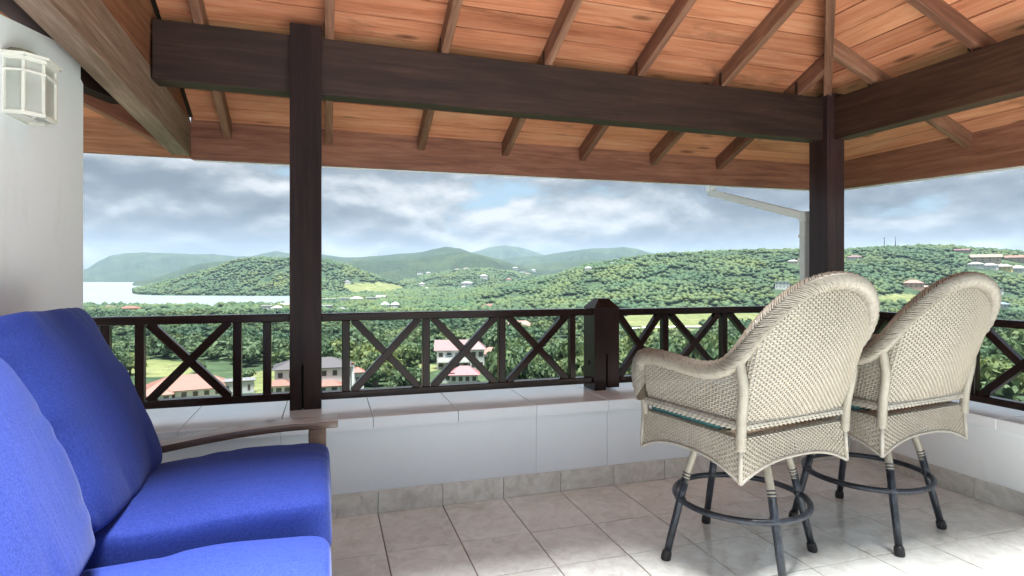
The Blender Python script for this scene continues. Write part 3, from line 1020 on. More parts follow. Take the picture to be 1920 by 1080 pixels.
def braid(path, out, rad, pitch=0.0098, chev=0.062, span=2.75, wid=0.0043):
    """herringbone border: ribbons laid round a core, meeting in a crest on the 'out' side"""
    P = np.asarray(path); T = np.gradient(P, axis=0); T /= np.linalg.norm(T, axis=1)[:, None]
    seg = np.r_[0, np.cumsum(np.linalg.norm(np.diff(P, axis=0), axis=1))]
    L_ = seg[-1]
    O = out - T * np.sum(out * T, 1)[:, None]; O /= np.linalg.norm(O, axis=1)[:, None]
    B = np.cross(T, O)
    itp = lambda A, s: np.stack([np.interp(s, seg, A[:, k]) for k in range(3)], -1)
    Vs, Fs, n0 = [], [], 0
    for s0 in np.arange(0, L_, pitch):
        ph = np.linspace(-span, span, 13)
        rows = []
        jit = rng.uniform(-.0012, .0012)
        for q in (-1, 0, 1):
            s = np.clip(s0 + jit + chev * np.abs(ph) / span * 1.25 + q * wid, 0, L_)
            c, o, b = itp(P, s), itp(O, s), itp(B, s)
            rr = rad * (1.0 + (0.13 if q == 0 else -0.05)) + 0.0020 * np.cos(ph * 6 + s0 * 180)
            rows.append(c + rr[:, None] * (np.cos(ph)[:, None] * o + np.sin(ph)[:, None] * b))
        V = np.stack(rows, 1).reshape(-1, 3); f = []
        for i in range(12):
            for q in range(2): f.append((i * 3 + q, (i + 1) * 3 + q, (i + 1) * 3 + q + 1, i * 3 + q + 1))
        Vs.append(V); Fs.append(np.array(f) + n0); n0 += len(V)
    return np.concatenate(Vs), np.concatenate(Fs)


def wrapped(path, r, pitch=0.0075, k=10):
    """cane wrapped in a spiral of flat strand: a ribbed tube"""
    P = np.asarray(path, float)
    seg = np.r_[0, np.cumsum(np.linalg.norm(np.diff(P, axis=0), axis=1))]
    n = int(seg[-1] / pitch)
    s = np.linspace(0, seg[-1], n * 2 + 1)
    Q = np.stack([np.interp(s, seg, P[:, q]) for q in range(3)], -1)
    rr = r * np.where(np.arange(len(s)) % 2 == 0, 0.87, 1.04)
    return tube_np(Q, rr, k)


RIM_L = [(-.303, .272, .655), (-.313, .288, .74), (-.322, .275, .82), (-.332, .225, .855), (-.338, .12, .860), (-.338, 0, .850), (-.338, -.12, .845),
         (-.336, -.22, .868), (-.334, -.290, .925), (-.318, -.350, 1.01), (-.268, -.395, 1.09), (-.188, -.425, 1.152), (-.096, -.440, 1.182), (0, -.445, 1.192)]
BASE_L = [(-.297, .262), (-.297, .258), (-.297, .250), (-.297, .215), (-.297, .12), (-.297, 0), (-.297, -.10), (-.297, -.19), (-.293, -.250),
          (-.245, -.262), (-.180, -.264), (-.115, -.266), (-.056, -.268), (0, -.268)]
mir = lambda L: L + [(-p[0],) + tuple(p[1:]) for p in L[::-1][1:]]
RIM = catmull(mir(RIM_L), 8)
BASE = catmull([(x, y, .655) for x, y in mir(BASE_L)], 8)
PAR = np.linspace(0, 1, len(RIM))
def perim():
    c = [(-.297, .262), (-.297, -.246), (-.293, -.258), (-.281, -.263), (0, -.268), (.281, -.263), (.293, -.258), (.297, -.246), (.297, .262)]
    c = np.array(c); l = np.r_[0, np.cumsum(np.linalg.norm(np.diff(c, axis=0), axis=1))]
    return c, l


PC, PL_ = perim()
Z0, ZH = .655, .545


def shell(u, v):
    """woven wall standing on the seat edge: u round the seat, v straight up"""
    s = u * PL_[-1]
    x = np.interp(s, PL_, PC[:, 0]); y = np.interp(s, PL_, PC[:, 1])
    dz = v * ZH
    back = np.clip((-y - .02) / .22, 0, 1); back = back * back * (3 - 2 * back)
    y2 = y - back * (0.30 * dz + 0.045 * np.sin(np.pi * np.clip(dz / .54, 0, 1)) * (1 - (x / .31) ** 2)) + (1 - back) * 0.02 * dz
    return np.stack([x * (1 + .19 * dz), y2, Z0 + dz], -1)


def rim_height():
    """height of the border above each point of the seat edge"""
    ss = []
    cand = np.linspace(0, 1, 400)
    P0 = shell(cand, np.zeros(400))
    for p in RIM:
        q = shell(cand, np.full(400, (p[2] - Z0) / ZH))
        k = np.argmin(np.sum((q[:, :2] - p[:2]) ** 2, 1))
        ss.append((cand[k], p[2]))
    ss = np.array(ss); ss = ss[np.argsort(ss[:, 0], kind='stable')]
    z = np.array([ss[np.abs(ss[:, 0] - c) < .012, 1].max() if (np.abs(ss[:, 0] - c) < .012).any() else -1 for c in cand])
    good = z > 0
    return cand, np.interp(cand, cand[good], z[good])


RU, RZ = rim_height()


def skirt(side):
    W, D = 0.302, 0.264
    ends = {'left': ((-W, D), (-W, -D)), 'back': ((-W, -D), (W, -D)), 'right': ((W, -D), (W, D)), 'front': ((W, D), (-W, D))}[side]
    (ax, ay), (bx_, by_) = ends

    def f(u, v):
        x = ax + (bx_ - ax) * u; y = ay + (by_ - ay) * u
        nx, ny = (by_ - ay), -(bx_ - ax); l = math.hypot(nx, ny); nx, ny = nx / l, ny / l
        inset = np.clip((0.16 - v) / 0.16, 0, 1)
        t = np.clip((v - 0.16) / 0.84, 0, 1)
        zb = 0.443 + 0.066 * (1 - np.abs(2 * u - 1) ** 2.4)
        z = np.where(v < 0.16, 0.607 + 0.006 * inset, 0.607 + (zb - 0.607) * t)
        o = -0.032 * inset ** 0.8 + 0.012 * t ** 2
        o = -o
        s = 1 - inset * 0.1
        cx = (x) * s + nx * -o * 0
        return np.stack([x * (1 - 0.105 * inset) + np.sign(x) * 0.010 * t ** 2 * (abs(ax - bx_) < 1e-6 or 1), y * (1 - 0.105 * inset) + np.sign(y) * 0.010 * t ** 2, z], -1)
    return f


def make_chair(label):
    root = empty('wicker_bar_chair')
    tag(root, label, 'bar chair', 'cream wicker swivel bar chairs on the terrace')

    def add(nm, V, Fc, mat, parent=root, smooth=True, stuff=False):
        o = from_np(nm, V, Fc, mat, parent, smooth)
        if stuff: o['kind'] = 'stuff'
        return o
    # woven back and arms
    V, Fc, S = weave(shell, 124, 60, 0.0034, keep=lambda u, v: Z0 + v * ZH < np.interp(u, RU, RZ) + .004)
    b = add('woven_back', V, Fc, M['wicker'])
    S.build('stakes', M['stake'], b)
    out = np.stack([RIM[:, 0] * 1.0, np.where(RIM[:, 1] < -.2, RIM[:, 1] + .1, 0) * 1.2, np.full(len(RIM), .35)], -1)
    out[:, 2] = np.where(RIM[:, 2] > .8, .55, 0.12)
    out[RIM[:, 1] > .24, 1] += .5
    rim_o = np.cumsum(RIM * 0, axis=0) + RIM
    V, Fc = braid(rim_o, out, 0.031)
    br = add('braided_border', V, Fc, M['braid'])
    V, Fc = tube_np(RIM, 0.0268, 10)
    add('border_core', V, Fc, M['core'], br)
    # rolls above the seat on the four sides
    W, D = 0.294, 0.256
    corner = [(-W, D, .652), (-W, -D, .652), (W, -D, .652), (W, D, .652)]
    for (a, c) in zip(corner, corner[1:]):
        a, c = np.array(a), np.array(c)
        nrm = np.cross(c - a, [0, 0, 1.0]); nrm /= np.linalg.norm(nrm); nrm = -nrm if nrm @ ((a + c) / 2 * [1, 1, 0]) < 0 else nrm

        def roll(u, v, a=a, c=c, nrm=nrm):
            ph = (v - .5) * 4.2
            return a + (c - a) * u[:, None] + 0.021 * (np.cos(ph)[:, None] * nrm + np.sin(ph)[:, None] * np.array([0, 0, 1.0]))
        V, Fc, S = weave(roll, int(np.linalg.norm(c - a) / .0125), 7, 0.0024)
        o = add('seat_roll', V, Fc, M['wicker'])
        V, Fc = tube_np([a, (a + c) / 2, c], 0.0185, 8)
        add('roll_core', V, Fc, M['stake'], o)
    # skirt
    for sd_ in ('left', 'back', 'right', 'front'):
        ln = 0.53 if sd_ in ('left', 'right') else 0.604
        V, Fc, S = weave(skirt(sd_), int(ln / .0118), 18, 0.0030)
        o = add('woven_skirt', V, Fc, M['wicker'])
        S.build('stakes', M['stake'], o)
    for sd_ in ('left', 'back', 'right', 'front'):
        uu = np.linspace(0, 1, 25)
        V, Fc = wrapped(skirt(sd_)(uu, np.full(25, .995)), 0.0068, 0.010, 8)
        add('skirt_hem', V, Fc, M['wicker'])
    for x in (-.311, .311):
        for y in (-.273, .273):
            V, Fc = tube_np([(x * .985, y * .985, .606), (x * .995, y * .995, .53), (x * 1.005, y * 1.005, .444)], 0.0085, 8)
            add('skirt_corner', V, Fc, M['wicker'])
    box('seat_panel', -.272, .272, -.236, .236, .575, .602, M['stake'], root, .004)
    o = box('seat_cushion', -.286, .286, -.150, .252, .6035, .650, M['teal'], root, .014)
    # wrapped uprights
    for s in (-1, 1):
        i8 = 8 * 8
        top = np.array([s * abs(RIM[i8][0]), RIM[i8][1], RIM[i8][2]])
        pa = catmull([(s * .306, -.268, .565), (s * .308, -.275, .68), (s * .318, -.292, .80), top + [0, 0.004, -.01]], 8)
        V, Fc = wrapped(pa, 0.0195)
        add('back_upright', V, Fc, M['wrap'])
        pa = catmull([(s * .300, .262, .59), (s * .303, .270, .66), (s * .312, .284, .73)], 6)
        V, Fc = wrapped(pa, 0.018)
        add('arm_upright', V, Fc, M['wrap'])
    return root


def make_base(root, rot):
    """four splayed legs with the foot ring; rot turns it under the swivelling seat"""
    for k in range(4):
        a = rot + k * math.pi / 2
        d = np.array([math.cos(a), math.sin(a), 0])
        P = lambda r, z: d * r + np.array([0, 0, z])
        leg = catmull([P(.125, .555), P(.185, .50), P(.228, .40), P(.250, .325)], 6)
        V, Fc = wrapped(leg, 0.0165, 0.007)
        l = from_np('leg', V, Fc, M['wrap'], root, True)
        V, Fc = tube_np([P(.246, .345), P(.268, .262), P(.300, .14), P(.330, .026)], [.0165, .0165, .0158, .0155], 12)
        from_np('iron_shank', V, Fc, M['iron'], l, True)
        for q in range(3):
            z = .338 + q * .013
            V, Fc = tube_np([P(.2478 - q * .0035, z), P(.2463 - q * .0035, z + .005)], .0178, 10)
            from_np('binding', V, Fc, M['iron'], l, True)
        V, Fc = tube_np([P(.3265, .040), P(.329, .030), P(.334, .010), P(.336, .0005)], [.0165, .0205, .0215, .0195], 12)
        from_np('rubber_foot', V, Fc, M['rubber'], l, True)
        V, Fc = tube_np([P(.258, .27), P(.278, .245)], .0185, 12)
        from_np('weld_collar', V, Fc, M['iron'], l, True)
    t = np.linspace(0, 2 * math.pi, 65)
    V, Fc = tube_np(np.stack([.272 * np.cos(t), .272 * np.sin(t), np.full_like(t, .256)], -1), .0128, 12, False)
    from_np('foot_ring', V, Fc, M['iron'], root, True)
    V, Fc = tube_np([(0, 0, .50), (0, 0, .576)], .05, 14)
    from_np('swivel_plate', V, Fc, M['iron'], root, True)


ch1 = make_chair('cream wicker bar chair standing nearer, its back overlapping the corner post')
ch1.location = (1.457, -0.485, 0); ch1.rotation_euler = (0, 0, R(10))
ch2 = ch1.copy(); C.objects.link(ch2)
for o in list(ch1.children):
    q = o.copy(); C.objects.link(q); q.parent = ch2
    for g in o.children:
        h_ = g.copy(); C.objects.link(h_); h_.parent = q
ch2.location = (2.26, -0.40, 0); ch2.rotation_euler = (0, 0, R(8))
ch2['label'] = 'cream wicker bar chair standing farther right, by the low right wall'
make_base(ch1, R(169 - 10))
make_base(ch2, R(63 - 8))
for q in ch2.children:
    pass

# ================================================================== THE LAND BELOW
EYE = 70.0                                   # metres of the eye above the sea
ZS = CAM[2] - EYE                            # world height of the sea
cy_, sy_ = math.cos(YAW), math.sin(YAW)


def to_world(L, D, H):
    """L metres to the right of the view axis, D metres along it, H metres above the sea"""
    return np.stack([CAM[0] + L * cy_ + D * sy_, CAM[1] - L * sy_ + D * cy_, H + ZS], -1)


_perm = np.random.default_rng(3).random((512, 512))


def vnoise(x, y):
    xi, yi = np.floor(x).astype(int), np.floor(y).astype(int)
    fx, fy = x - xi, y - yi
    fx, fy = fx * fx * (3 - 2 * fx), fy * fy * (3 - 2 * fy)
    g = lambda a, b: _perm[a & 511, b & 511]
    return (g(xi, yi) * (1 - fx) + g(xi + 1, yi) * fx) * (1 - fy) + (g(xi, yi + 1) * (1 - fx) + g(xi + 1, yi + 1) * fx) * fy


def fbm(x, y, o=5):
    s, a, t = 0, 1.0, 0
    for k in range(o):
        s = s + a * vnoise(x * 2 ** k + 17.3 * k, y * 2 ** k + 5.1 * k); t += a; a *= 0.5
    return s / t


def crest(D, *uv):
    """skyline of a ridge: heights above the sea where it crosses the given sight lines at distance D"""
    u = np.array([p[0] for p in uv], float); v = np.array([p[1] for p in uv], float)
    return (u - 960) / F, EYE + (CY - v) / F * D


# name, distance of the crest, width of the near and far flank, skyline
RIDGES = [
    (11200, 2600, 1500, crest(11200, (780, 520), (860, 480), (895, 471), (920, 463), (945, 460), (975, 464), (1000, 471), (1040, 485), (1120, 520))),
    (8200, 2200, 1500, crest(8200, (880, 520), (930, 488), (960, 482), (1010, 480), (1050, 474), (1085, 469), (1110, 466), (1140, 466), (1170, 463), (1195, 467), (1220, 474), (1260, 479), (1300, 476), (1345, 474), (1382, 470), (1420, 477), (1500, 484), (1700, 490), (2100, 500))),
    (8200, 2300, 1400, crest(8200, (-400, 530), (60, 519), (140, 510), (165, 503), (183, 491), (205, 480), (232, 475), (268, 473), (300, 475), (360, 477), (400, 477), (440, 481), (470, 481), (500, 474), (516, 471), (530, 473), (560, 479), (610, 478), (640, 482), (680, 490), (760, 520))),
    (6200, 1900, 1200, crest(6200, (540, 520), (600, 482), (650, 483), (700, 481), (740, 477), (790, 473), (812, 468), (835, 463), (862, 466), (885, 474), (915, 482), (950, 492), (1000, 510))),
    (5600, 1500, 1200, crest(5600, (880, 530), (940, 503), (980, 498), (1020, 494), (1060, 489), (1100, 486), (1125, 486), (1150, 492), (1220, 503), (1400, 520))),
    (4700, 1700, 1100, crest(4700, (590, 520), (640, 492), (700, 488), (760, 485), (800, 481), (830, 477), (870, 474), (900, 478), (930, 485), (960, 494), (1000, 505), (1060, 525))),
    (4600, 900, 800, crest(4600, (250, 530), (300, 519), (330, 508), (365, 497), (400, 491), (430, 490), (470, 496), (540, 510), (600, 525))),
    (2450, 520, 900, crest(2450, (215, 555), (245, 549), (285, 538), (330, 525), (375, 513), (405, 504), (430, 494), (460, 488), (500, 486), (540, 487), (575, 486), (610, 489), (645, 497), (675, 509), (710, 523), (745, 535), (790, 549), (840, 560))),
    (3300, 900, 900, crest(3300, (690, 548), (760, 528), (820, 514), (870, 508), (920, 507), (960, 512), (1010, 520), (1080, 530))),
    (1750, 860, 900, crest(1750, (840, 560), (920, 541), (980, 533), (1020, 524), (1060, 513), (1100, 501), (1140, 494), (1180, 488), (1235, 481), (1300, 477), (1390, 475), (1470, 472), (1560, 474), (1630, 470), (1690, 466), (1740, 465), (1790, 466), (1830, 471), (1870, 473), (1920, 477), (2000, 483), (2300, 500))),
]
_bD = np.array([0, 10, 22, 40, 70, 120, 180, 260, 400, 700, 1000, 1400, 2500, 4000, 12000.])
_bH = np.array([60, 59, 55, 49, 43, 36, 31, 24, 16, 8.5, 4.5, 3.0, 8, 16, 6.])


def height(L, D):
    L = np.asarray(L, float); D = np.asarray(D, float)
    Dp = np.maximum(D, 1.0)
    a = L / Dp
    r = np.hypot(L, D)
    H = np.interp(np.where(D > 0, Dp, r), _bD, _bH)
    ang = np.clip((D / np.maximum(r, 1e-6) + 0.2) / 0.5, 0, 1)       # behind the house the hill goes on level
    H = H * ang + (1 - ang) * np.interp(r, [0, 60, 400, 3000, 12000], [60, 62, 58, 40, 10])
    # the bay: open water on the left beyond the shore
    shore = 1215 + 110 * (vnoise(a * 9 + 3, a * 0 + 1.5) - .5)
    bay = np.clip((Dp - shore) / 60, 0, 1) * np.clip((-0.345 - a) / 0.03, 0, 1)
    H = H * (1 - bay) - 6 * bay
    rough = (fbm(L / 60 + 31, D / 60 + 7, 4) - .5) * np.clip(r / 600, 0.05, 1) * 7 * (1 - bay)
    H = H + rough * np.clip(H / 4, 0, 1)
    wob = fbm(L / 420 + 9, D / 420 + 3, 5) - .5
    for D0, wn, wf, (ra, rh) in RIDGES:
        cr = np.interp(a, ra, rh, left=-30, right=rh[-1] if ra[-1] > 1 else -30)
        cr = cr + (fbm(a * D0 / 70 + D0, Dp * 0 + D0 / 77, 4) - .5) * (12 if D0 > 3000 else 6)
        t = (Dp - D0) / np.where(Dp < D0, wn, wf)
        # spurs and gullies run down the flanks
        k = 0.5 + 0.5 * np.cos(np.pi * np.clip(t, -1, 1))
        k = k ** 0.85
        gully = (fbm(a * D0 / 260 + D0, Dp / 900 + 2, 4) - .5)
        hh = cr * k + gully * (0.75 if D0 > 3000 else 0.40) * np.maximum(cr, 0) * k * (1 - k) * 3 + wob * 0.10 * np.maximum(cr, 0) * k * (1 - k) * 4
        hh = np.where((np.abs(t) < 1) & (D > 0), hh - 7 * (1 - k) ** 2, -30)
        H = np.maximum(H, hh)
    return H


def project(L, D, H):
    return 960 + F * L / D, CY - F * (H - EYE) / D


def ground_at(u, v, d0=60, d1=9000):
    """distance at which the sight line through (u, v) meets the ground"""
    D = np.geomspace(d0, d1, 1400); a = (u - 960) / F
    vv = CY - F * (height(a * D, D) - EYE) / D
    k = np.nonzero(vv <= v)[0]
    return D[k[0]] if len(k) else d1


# open ground: fields, lawns and clearings, as (centre u, v, half sizes) of places seen from the terrace, on the ground
FIELDS = [(1330, 600, 210, 13), (1235, 622, 90, 8), (300, 690, 75, 16), (520, 716, 60, 24), (700, 540, 60, 10), (1880, 655, 60, 22), (985, 700, 35, 16), (870, 668, 60, 16), (1700, 560, 60, 9), (770, 690, 50, 8), (350, 735, 90, 20)]


def openness(L, D, H):
    Dp = np.maximum(D, 20)
    u, v = project(L, Dp, H)
    f = np.zeros_like(u)
    n = fbm(L / 25 + 4, D / 25 + 8, 3) - .5
    for cu, cv, hu, hv in FIELDS:
        q = ((u - cu) / hu) ** 2 + ((v - cv) / hv) ** 2 + n * 1.1
        f = np.maximum(f, np.clip((1.15 - q) / 0.25, 0, 1))
    return f


# ---- terrain sheet, fine where it is seen, coarse behind
phi = np.concatenate([np.linspace(-R(180), -R(52), 40)[:-1], np.linspace(-R(52), R(52), 760), np.linspace(R(52), R(180), 40)[1:]])
rad = np.concatenate([np.linspace(4, 60, 12)[:-1], np.geomspace(60, 13000, 440)])
PH, RA = np.meshgrid(phi, rad)
TL, TD = RA * np.sin(PH), RA * np.cos(PH)
TH = height(TL, TD)
TH = np.where(RA > 12300, -20, TH)
V = to_world(TL, TD, TH).reshape(-1, 3)
nr, npn = PH.shape
ii, jj = np.meshgrid(np.arange(nr - 1), np.arange(npn - 1), indexing='ij')
q0 = (ii * npn + jj).ravel()
Fc = np.stack([q0, q0 + 1, q0 + npn + 1, q0 + npn], -1)[:, ::-1]


def terrain_mat():
    m, nt, b = mat_new('green_hillside')
    g = nt.nodes.new('ShaderNodeNewGeometry')

    def mp(s):
        x = nt.nodes.new('ShaderNodeMapping'); x.inputs['Scale'].default_value = (s, s, s)
        nt.links.new(g.outputs['Position'], x.inputs[0]); return x.outputs[0]
    big = noise_n(nt, mp(1 / 330), 1.0, 7, 0.62, 0.4)
    mid = noise_n(nt, mp(1 / 38), 1.0, 5, 0.65, 0.6)
    vo = nt.nodes.new('ShaderNodeTexVoronoi'); vo.inputs['Scale'].default_value = 1.0
    nt.links.new(mp(1 / 15.0), vo.inputs[0])
    crown = ramp_n(nt, vo.outputs['Distance'], (0.0, 1.0), (0.75, 0.0))
    c = ramp_n(nt, big, (0.36, (0.004, 0.011, 0.007)), (0.50, (0.012, 0.024, 0.013)), (0.62, (0.032, 0.046, 0.019)))  # darkened for far woods: the trees' own shade put into the colour
    c = mix_n(nt, 0.55, c, ramp_n(nt, mid, (0.35, (0.006, 0.015, 0.008)), (0.62, (0.028, 0.044, 0.018))))
    fa = nt.nodes.new('ShaderNodeAttribute'); fa.attribute_name = 'under_trees'
    c = mix_n(nt, fa.outputs['Fac'], c, ramp_n(nt, mid, (0.35, (0.013, 0.028, 0.015)), (0.62, (0.034, 0.055, 0.026))))
    at = nt.nodes.new('ShaderNodeAttribute'); at.attribute_name = 'open'
    grass = ramp_n(nt, mid, (0.35, (0.065, 0.085, 0.029)), (0.65, (0.105, 0.115, 0.052)))
    c = mix_n(nt, at.outputs['Fac'], c, grass)
    nt.links.new(c, b.inputs['Base Color'])
    b.inputs['Roughness'].default_value = 0.95
    b.inputs['Specular IOR Level'].default_value = 0.1
    hsum = nt.nodes.new('ShaderNodeMath'); hsum.operation = 'MULTIPLY_ADD'; hsum.inputs[1].default_value = 0.7
    nt.links.new(crown, hsum.inputs[0]); nt.links.new(mid, hsum.inputs[2])
    bump_n(nt, b, hsum.outputs[0], 1.0, 12.0)
    return m


M['land'] = terrain_mat()
terr = from_np('terrain', V, Fc, M['land'], None, True)
tag(terr, kind='structure')
opn = openness(TL, TD, TH).ravel()
at_ = terr.data.attributes.new('under_trees', 'FLOAT', 'POINT'); at_.data.foreach_set('value', np.clip((3300 - RA) / 500, 0, 1).ravel().astype(np.float32))
at_ = terr.data.attributes.new('open', 'FLOAT', 'POINT'); at_.data.foreach_set('value', opn.astype(np.float32))


def water():
    m, nt, b = mat_new('bay_water')
    g = nt.nodes.new('ShaderNodeNewGeometry')
    mpx = nt.nodes.new('ShaderNodeMapping'); mpx.inputs['Scale'].default_value = (1 / 30, 1 / 9, 1)
    mpx.inputs['Rotation'].default_value = (0, 0, R(-20))
    nt.links.new(g.outputs['Position'], mpx.inputs[0])
    n = noise_n(nt, mpx.outputs[0], 1.0, 6, 0.65)
    mp2 = nt.nodes.new('ShaderNodeMapping'); mp2.inputs['Scale'].default_value = (1 / 420, 1 / 60, 1); mp2.inputs['Rotation'].default_value = (0, 0, R(-28))
    nt.links.new(g.outputs['Position'], mp2.inputs[0])
    foam = ramp_n(nt, noise_n(nt, mp2.outputs[0], 1.0, 6, 0.7, 0.5), (0.56, 0.0), (0.68, 0.85))
    c = mix_n(nt, foam, (0.10, 0.125, 0.132), (0.22, 0.225, 0.225))
    nt.links.new(c, b.inputs['Base Color'])
    b.inputs['Roughness'].default_value = 0.35
    bump_n(nt, b, n, 0.35, 1.2)
    return m


ang_ = np.linspace(0, 2 * math.pi, 97)[:-1]
V = [(CAM[0], CAM[1], ZS)] + [(CAM[0] + 12900 * math.cos(t), CAM[1] + 12900 * math.sin(t), ZS) for t in ang_]
me = bpy.data.meshes.new('water'); me.from_pydata(V, [], [(0, i + 1, (i + 1) % 96 + 1) for i in range(96)])
tag(link('water', me, water()), kind='structure')

# house that carries the terrace: its outer walls go down into the slope
hb = empty('house', (1.0, -2.0, -6))
tag(hb, 'white outer wall of the house below the terrace edge', 'house')
for nm, x0, x1, y0, y1 in (('front_face', -9, 3.55, 0.70, 0.99), ('side_face', 3.30, 3.585, -9, 0.70)):
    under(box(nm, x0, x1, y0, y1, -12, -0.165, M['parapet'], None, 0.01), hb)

# ================================================================== HOUSES
MW = {}


def wall_col(k):
    cols = {'white': (0.630, 0.644, 0.639), 'grey': (0.608, 0.618, 0.608), 'tan': (0.387, 0.327, 0.255), 'yellow': (0.583, 0.486, 0.205), 'pink': (0.509, 0.327, 0.255), 'cream': (0.547, 0.497, 0.401), 'palegrey': (0.486, 0.509, 0.509)}
    if k not in MW: MW[k] = paint(k + '_house_paint', cols[k], 0.7, 0.05, 3, 0.12, (0.45, 0.43, 0.38), 0.1)
    return MW[k]


def roof_col(k):
    cols = {'red': (0.111, 0.036, 0.023), 'pink': (0.118, 0.037, 0.044), 'orange': (0.107, 0.044, 0.029), 'slate': (0.021, 0.020, 0.023), 'white': (0.163, 0.167, 0.165), 'grey': (0.078, 0.082, 0.085), 'blue': (0.052, 0.088, 0.105), 'redpink': (0.078, 0.033, 0.036), 'tanroof': (0.107, 0.078, 0.056)}
    kk = 'r' + k
    if kk not in MW:
        m, nt, b = mat_new(k + '_roof_sheets')
        v = coords(nt, (1, 1, 1), True)
        w = nt.nodes.new('ShaderNodeTexWave'); w.inputs['Scale'].default_value = 2.2; w.inputs['Distortion'].default_value = 0.6
        nt.links.new(v, w.inputs[0])
        c = mix_n(nt, 1.0, cols[k], ramp_n(nt, noise_n(nt, v, 0.9, 6, 0.65), (0.3, 0.78), (0.7, 1.1)), 'MULTIPLY')
        nt.links.new(c, b.inputs['Base Color']); b.inputs['Roughness'].default_value = 0.6
        bump_n(nt, b, w.outputs[0], 0.3, 0.05)
        MW[kk] = m
    return MW[kk]


M['pane'] = simple('dark_window_glass', (0.05, 0.055, 0.06), 0.15)
M['shutter'] = simple('brown_window_frame', (0.16, 0.075, 0.05), 0.6)
M['concrete'] = simple('pale_concrete', (0.48, 0.47, 0.44), 0.85)
EXCL = []                                     # (L, D, half width, depth) kept clear of trees


def roof_mesh(kind, w, d, h, rise, over):
    bm = bmesh.new()
    x, y = w / 2 + over, d / 2 + over
    z = h
    if kind == 'flat':
        bm_box(bm, -x, x, -y, y, z, z + 0.25)
        return bm
    if kind == 'hip':
        rx, ry = (max(0.2, x - y), 0.0) if x >= y else (0.0, max(0.2, y - x))
        if kind == 'hip': top = [(-rx, -ry), (rx, -ry)] if x >= y else [(0, -ry), (0, ry)]
    else:
        top = [(-x, 0), (x, 0)]
    b4 = [bm.verts.new(p) for p in ((-x, -y, z), (x, -y, z), (x, y, z), (-x, y, z))]
    l4 = [bm.verts.new(p) for p in ((-x, -y, z - .18), (x, -y, z - .18), (x, y, z - .18), (-x, y, z - .18))]
    t0, t1 = [bm.verts.new((*p, z + rise)) for p in top]
    if x >= y or kind == 'gable':
        fs = [(b4[0], b4[1], t1, t0), (b4[1], b4[2], t1), (b4[2], b4[3], t0, t1), (b4[3], b4[0], t0)]
    else:
        fs = [(b4[0], b4[1], t0), (b4[1], b4[2], t1, t0), (b4[2], b4[3], t1), (b4[3], b4[0], t0, t1)]
    for f in fs: bm.faces.new(f)
    for i in range(4): bm.faces.new((l4[i], l4[(i + 1) % 4], b4[(i + 1) % 4], b4[i]))
    bm.faces.new(l4[::-1])
    bmesh.ops.recalc_face_normals(bm, faces=bm.faces)
    return bm


def block(root, w, d, h, wall, roof, kind='hip', rise=2.0, over=0.5, at=(0, 0, 0), wins=(0, 0, 0), storeys=1, base=4.0, wsize=(1.1, 1.3), side=True, chimney=None):
    ax, ay, az = at
    wl = box('wall', -w / 2, w / 2, -d / 2, d / 2, -base, h, wall_col(wall), root, 0)
    wl.location = Vector((ax, ay, az + (h - base) / 2))
    rf = from_bm('roof', roof_mesh(kind, w, d, h + .02, rise, over), roof_col(roof), root)
    rf.location = (ax, ay, az)
    nf, nside, _ = wins

    def win(x, y, z, rz):
        f = box('window', -wsize[0] / 2 - .12, wsize[0] / 2 + .12, -.06, .06, -wsize[1] / 2 - .12, wsize[1] / 2 + .12, M['shutter'], root, 0)
        f.location = (ax + x, ay + y, az + z); f.rotation_euler = (0, 0, rz)
        p = box('pane', -wsize[0] / 2, wsize[0] / 2, -.05, .02, -wsize[1] / 2, wsize[1] / 2, M['pane'], f, 0)
        p.location = (0, -.045, 0)
    sh = h / storeys
    for s in range(storeys):
        z = sh * s + sh * 0.52
        for k in range(nf): win(-w / 2 + w * (k + .5) / nf, -d / 2 - .03, z, 0)
        for k in range(nside):
            win(w / 2 + .03, -d / 2 + d * (k + .5) / nside, z, R(90))
            win(-w / 2 - .03, -d / 2 + d * (k + .5) / nside, z, R(-90))
    if chimney:
        c = box('chimney', -.4, .4, -.4, .4, 0, 2.2, wall_col('white'), rf, 0); c.location = (chimney[0], chimney[1], h + rise * .5 + .6)
    return wl, rf


def site(u, v, wpx, label, name='house', cat='house', group=None, rot=0.0, D=None, clear=22):
    """a thing standing on the ground where the sight line through (u, v) meets it; returns root and metres per pixel"""
    D = D or ground_at(u, v)
    L = (u - 960) / F * D
    H = float(height(np.array([L]), np.array([D]))[0])
    # stand where the base shows at v
    r = empty(name, tuple(to_world(np.array(L), np.array(D), np.array(H))), -YAW - math.atan2(L, D) + R(rot))
    tag(r, label, cat, group)
    s = D / F
    EXCL.append((L, D, wpx * s / 2 + 5, clear))
    return r, s


def villa(u, v, wpx, hpx, label, wall='white', roof='red', kind='hip', rot=0, wins=(0, 0, 0), rise=0.45, dr=0.75, storeys=1, group=None, cat='house', name='house', clear=30, over=None):
    r, s = site(u, v, wpx, label, name, cat, group, rot, clear=clear)
    w = wpx * s * 0.92; tot = hpx * s
    ri = tot * rise if kind != 'flat' else 0
    block(r, w, w * dr, tot - ri, wall, roof, kind, ri, over if over is not None else w * .05, wins=wins, storeys=storeys, wsize=(w * .06, (tot - ri) / storeys * .35), base=max(3, w * .3))
    return r


